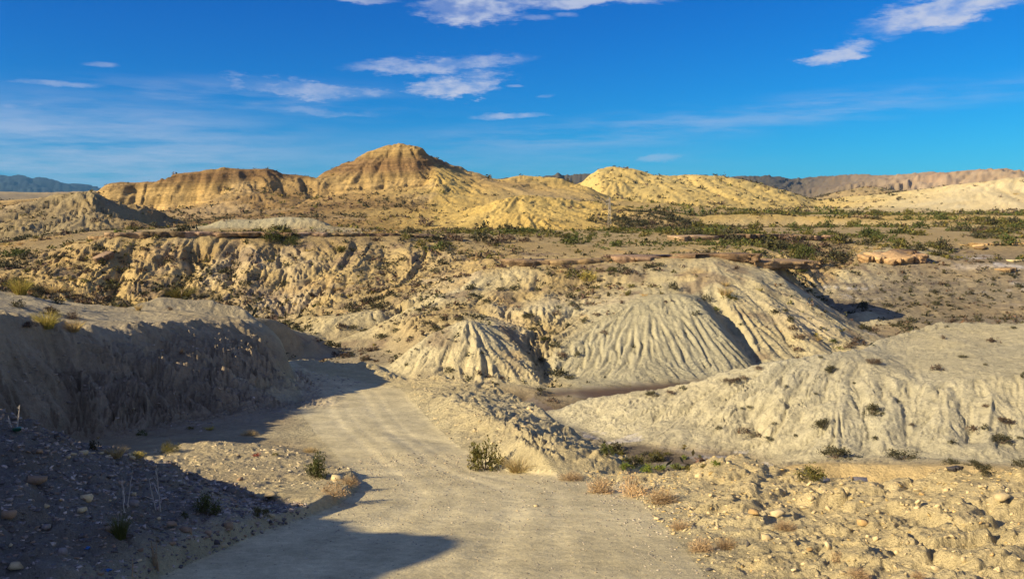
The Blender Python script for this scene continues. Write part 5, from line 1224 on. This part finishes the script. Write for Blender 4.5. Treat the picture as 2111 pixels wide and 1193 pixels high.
    strew(3500, (-4, 6, 17, 40), lambda a_, b_: (code_at(a_, b_) == cQ) & ~inroad(a_, b_), .010, .06, MAT['rock_pale'], 'mound_stones', 'crumbled marl on the mound beside the road', [(.85, .87, .92), (.9, .9, .95), (.75, .77, .82)], 4.0)
    strew(5000, (-16, -6, 19, 40), lambda a_, b_: (code_at(a_, b_) == cB), .008, .045, MAT['rock_grey'], 'bank_stones', 'small stones on the cut bank', [(1, 1, 1), (1.6, 1.5, 1.4), (.8, .8, .8)])
stones()
print('stones', time.time() - T0)

# ------------------------------------------------------------------ bare stalks, litter, pylon
def tubes(paths, rad, sides=5):
    vs, fs = [], []; base = 0
    for p, r0 in paths:
        p = np.asarray(p, float); m = len(p); d = np.gradient(p, axis=0); d /= np.linalg.norm(d, axis=1, keepdims=True) + 1e-9
        a_ = np.cross(d, [.31, .77, .12]); a_ /= np.linalg.norm(a_, axis=1, keepdims=True); b_ = np.cross(d, a_)
        for k in range(m):
            r_ = rad * r0 * (1 - .75 * k / (m - 1))
            for q in range(sides): t = 6.2832 * q / sides; vs.append(p[k] + r_ * (math.cos(t) * a_[k] + math.sin(t) * b_[k]))
        for k in range(m - 1):
            for q in range(sides): i = base + k * sides + q; j = base + k * sides + (q + 1) % sides; fs.append((i, j, j + sides, i + sides))
        base += m * sides
    return np.array(vs), np.array(fs)
def bare(name, label, px, py, h_px, mat, n_side, seed, lean=.15, stalks=1, rad=.006):
    x, y, z = hit(px, py); h = h_px * y / FPX; g = np.random.default_rng(seed)
    e = link(name, None, None, (x, y, z - .02), label=label, category='dead plant')
    for s_ in range(stalks):
        hh = h * (1 if s_ == 0 else g.uniform(.55, .95)); b0 = np.array([g.normal(0, .05) if s_ else 0, g.normal(0, .05) if s_ else 0, 0])
        top = b0 + np.array([g.normal(lean if s_ == 0 else 0, .12) * hh, g.normal(0, .1) * hh, hh])
        t = np.linspace(0, 1, 7)[:, None]; p = b0 + (top - b0) * t + np.cumsum(g.normal(0, .012 * hh, (7, 3)), 0) * t
        v, f = tubes([(p, 1.0)], rad); st_o = link('stalk', mesh_np('stalk', v, f, MAT[mat], np.ones((len(v), 3))), e)
        for k in range(n_side):
            f0 = g.uniform(.35, .95); i_ = min(int(f0 * 6), 5); o_ = p[i_] + (p[i_ + 1] - p[i_]) * (f0 * 6 - i_)
            d = g.normal(0, 1, 3); d[2] = abs(d[2]) + .6; d /= np.linalg.norm(d); ln = hh * g.uniform(.12, .4) * (1.15 - f0)
            q = o_ + d * np.linspace(0, ln, 4)[:, None] + np.cumsum(g.normal(0, .03 * ln, (4, 3)), 0)
            v, f = tubes([(q, .6)], rad); link('twig', mesh_np('twig', v, f, MAT[mat], np.ones((len(v), 3))), st_o)
bare('bare_branch', 'pale forked bare branch on the crest of the gravel heap', 34, 893, 56, 'pale_stem', 6, 1, .1, 2, .009)
bare('dead_stalk', 'tall pale dead stalk arching on the gravel heap', 331, 1058, 104, 'pale_stem', 6, 2, -.05, 2, .007)
bare('dead_stalk', 'thin dead stalks behind the dark green tuft', 262, 1050, 90, 'pale_stem', 3, 3, .05, 3, .005)
bare('dead_stalk', 'clump of straw-coloured dead stalks by the lower road edge', 318, 1172, 66, 'dry', 3, 4, .0, 6, .006)
bare('dead_stalk', 'single leaning dead stalk left of the straw stalks', 272, 1185, 48, 'dry', 2, 5, .25, 1, .006)
def bottle():
    x, y, z = hit(30, 896); r = .024
    prof = [(.0, 0), (.9, 0), (1, .12), (1, 1.9), (1.02, 2.5), (.95, 3.6), (.6, 4.5), (.38, 4.9), (.38, 5.3)]; n = 14
    v = np.array([(a_ * r * math.cos(6.2832 * k / n), a_ * r * math.sin(6.2832 * k / n), h * r) for a_, h in prof for k in range(n)]); f = np.array([(i * n + k, i * n + (k + 1) % n, (i + 1) * n + (k + 1) % n, (i + 1) * n + k) for i in range(len(prof) - 1) for k in range(n)])
    e = link('plastic_bottle', None, None, (x, y, z + .03), (1.35, .0, 1.1), label='discarded green plastic bottle by the bare branch on the gravel heap', category='bottle')
    link('body', mesh_np('body', v, f, MAT['green_glass'], smooth=True), e)
    c = np.array([(.42 * r * math.cos(6.2832 * k / n), .42 * r * math.sin(6.2832 * k / n), h * r) for h in (5.15, 5.75) for k in range(n)] + [(0, 0, 5.75 * r)])
    link('cap', mesh_np('cap', c, [np.array([(k, (k + 1) % n, n + (k + 1) % n, n + k) for k in range(n)]), np.array([(n + k, n + (k + 1) % n, 2 * n) for k in range(n)])], MAT['pale_stem'], np.ones((len(c), 3))), e)
bottle()
def scrap(px, py, w_px, label, seed):
    x, y, z = hit(px, py); s_ = w_px * y / FPX; g = np.random.default_rng(seed); n = 6
    gx, gy = np.meshgrid(np.linspace(-.5, .5, n), np.linspace(-.35, .35, n)); zz = g.normal(0, .09, (n, n)) + .12
    top = np.stack([gx + g.normal(0, .04, (n, n)), gy + g.normal(0, .04, (n, n)), zz], -1).reshape(-1, 3); v = np.concatenate([top, top - [0, 0, .03]]) * s_
    q = np.array([(i * n + j, i * n + j + 1, (i + 1) * n + j + 1, (i + 1) * n + j) for i in range(n - 1) for j in range(n - 1)])
    link('plastic_scrap', mesh_np('plastic_scrap', v, np.concatenate([q, q[:, ::-1] + n * n]), MAT['blue_plastic'], smooth=True), None, (x, y, z), (0, 0, g.uniform(0, 3)), label=label, category='litter')
scrap(178, 1131, 16, 'blue plastic scrap in the middle of the shaded gravel', 1)
scrap(222, 1178, 16, 'blue plastic scrap near the lower edge of the shaded gravel', 2)
def pylon():
    x, y, z = P(1256, 474, 268); z = float(ground_z(x, y)); Hh = 9.2
    e = link('lattice_pylon', None, None, (x, y, z), (0, 0, .3), label='slender pale lattice power pylon in front of the yellow hills', category='pylon')
    def beam(a_, b_, r): return (np.array([a_, b_], float), 1.0), r
    def wdt(h): return .50 - .38 * h / Hh
    def bar(name, segs, r, par):
        v, f = [], []; base = 0
        for a_, b_ in segs:
            a_, b_ = np.array(a_, float), np.array(b_, float); d = (b_ - a_) / np.linalg.norm(b_ - a_); u_ = np.cross(d, [.3, .2, .9]); u_ /= np.linalg.norm(u_); w_ = np.cross(d, u_)
            for p in (a_, b_): v += [p + r * (s1 * u_ + s2 * w_) for s1, s2 in ((-1, -1), (1, -1), (1, 1), (-1, 1))]
            f += [(base + i, base + (i + 1) % 4, base + 4 + (i + 1) % 4, base + 4 + i) for i in range(4)] + [(base + 3, base + 2, base + 1, base), (base + 4, base + 5, base + 6, base + 7)]; base += 8
        return link(name, mesh_np(name, v, np.array(f), MAT['steel']), par)
    cs = ((-1, -1), (1, -1), (1, 1), (-1, 1))
    for sx_, sy_ in cs: bar('leg', [((sx_ * wdt(0), sy_ * wdt(0), -.2), (sx_ * wdt(Hh), sy_ * wdt(Hh), Hh))], .04, e)
    hs = np.linspace(0, Hh * .96, 10)
    for k in range(9):
        h0, h1 = hs[k], hs[k + 1]; seg = []
        for q in range(4):
            (ax, ay), (bx_, by_) = cs[q], cs[(q + 1) % 4]; seg.append(((ax * wdt(h0), ay * wdt(h0), h0), (bx_ * wdt(h1), by_ * wdt(h1), h1)))
        bar('brace', seg, .018, e)
    for h, l_ in ((Hh * .80, 1.1), (Hh * .93, .9)):
        a_ = bar('crossarm', [((-l_, 0, h), (l_, 0, h)), ((-l_, 0, h), (0, 0, h + .45)), ((l_, 0, h), (0, 0, h + .45))], .03, e)
        for sx_ in (-1, 1): bar('insulator', [((sx_ * l_ * .95, 0, h), (sx_ * l_ * .95, 0, h - .5))], .06, a_)
pylon()
print('done', time.time() - T0)
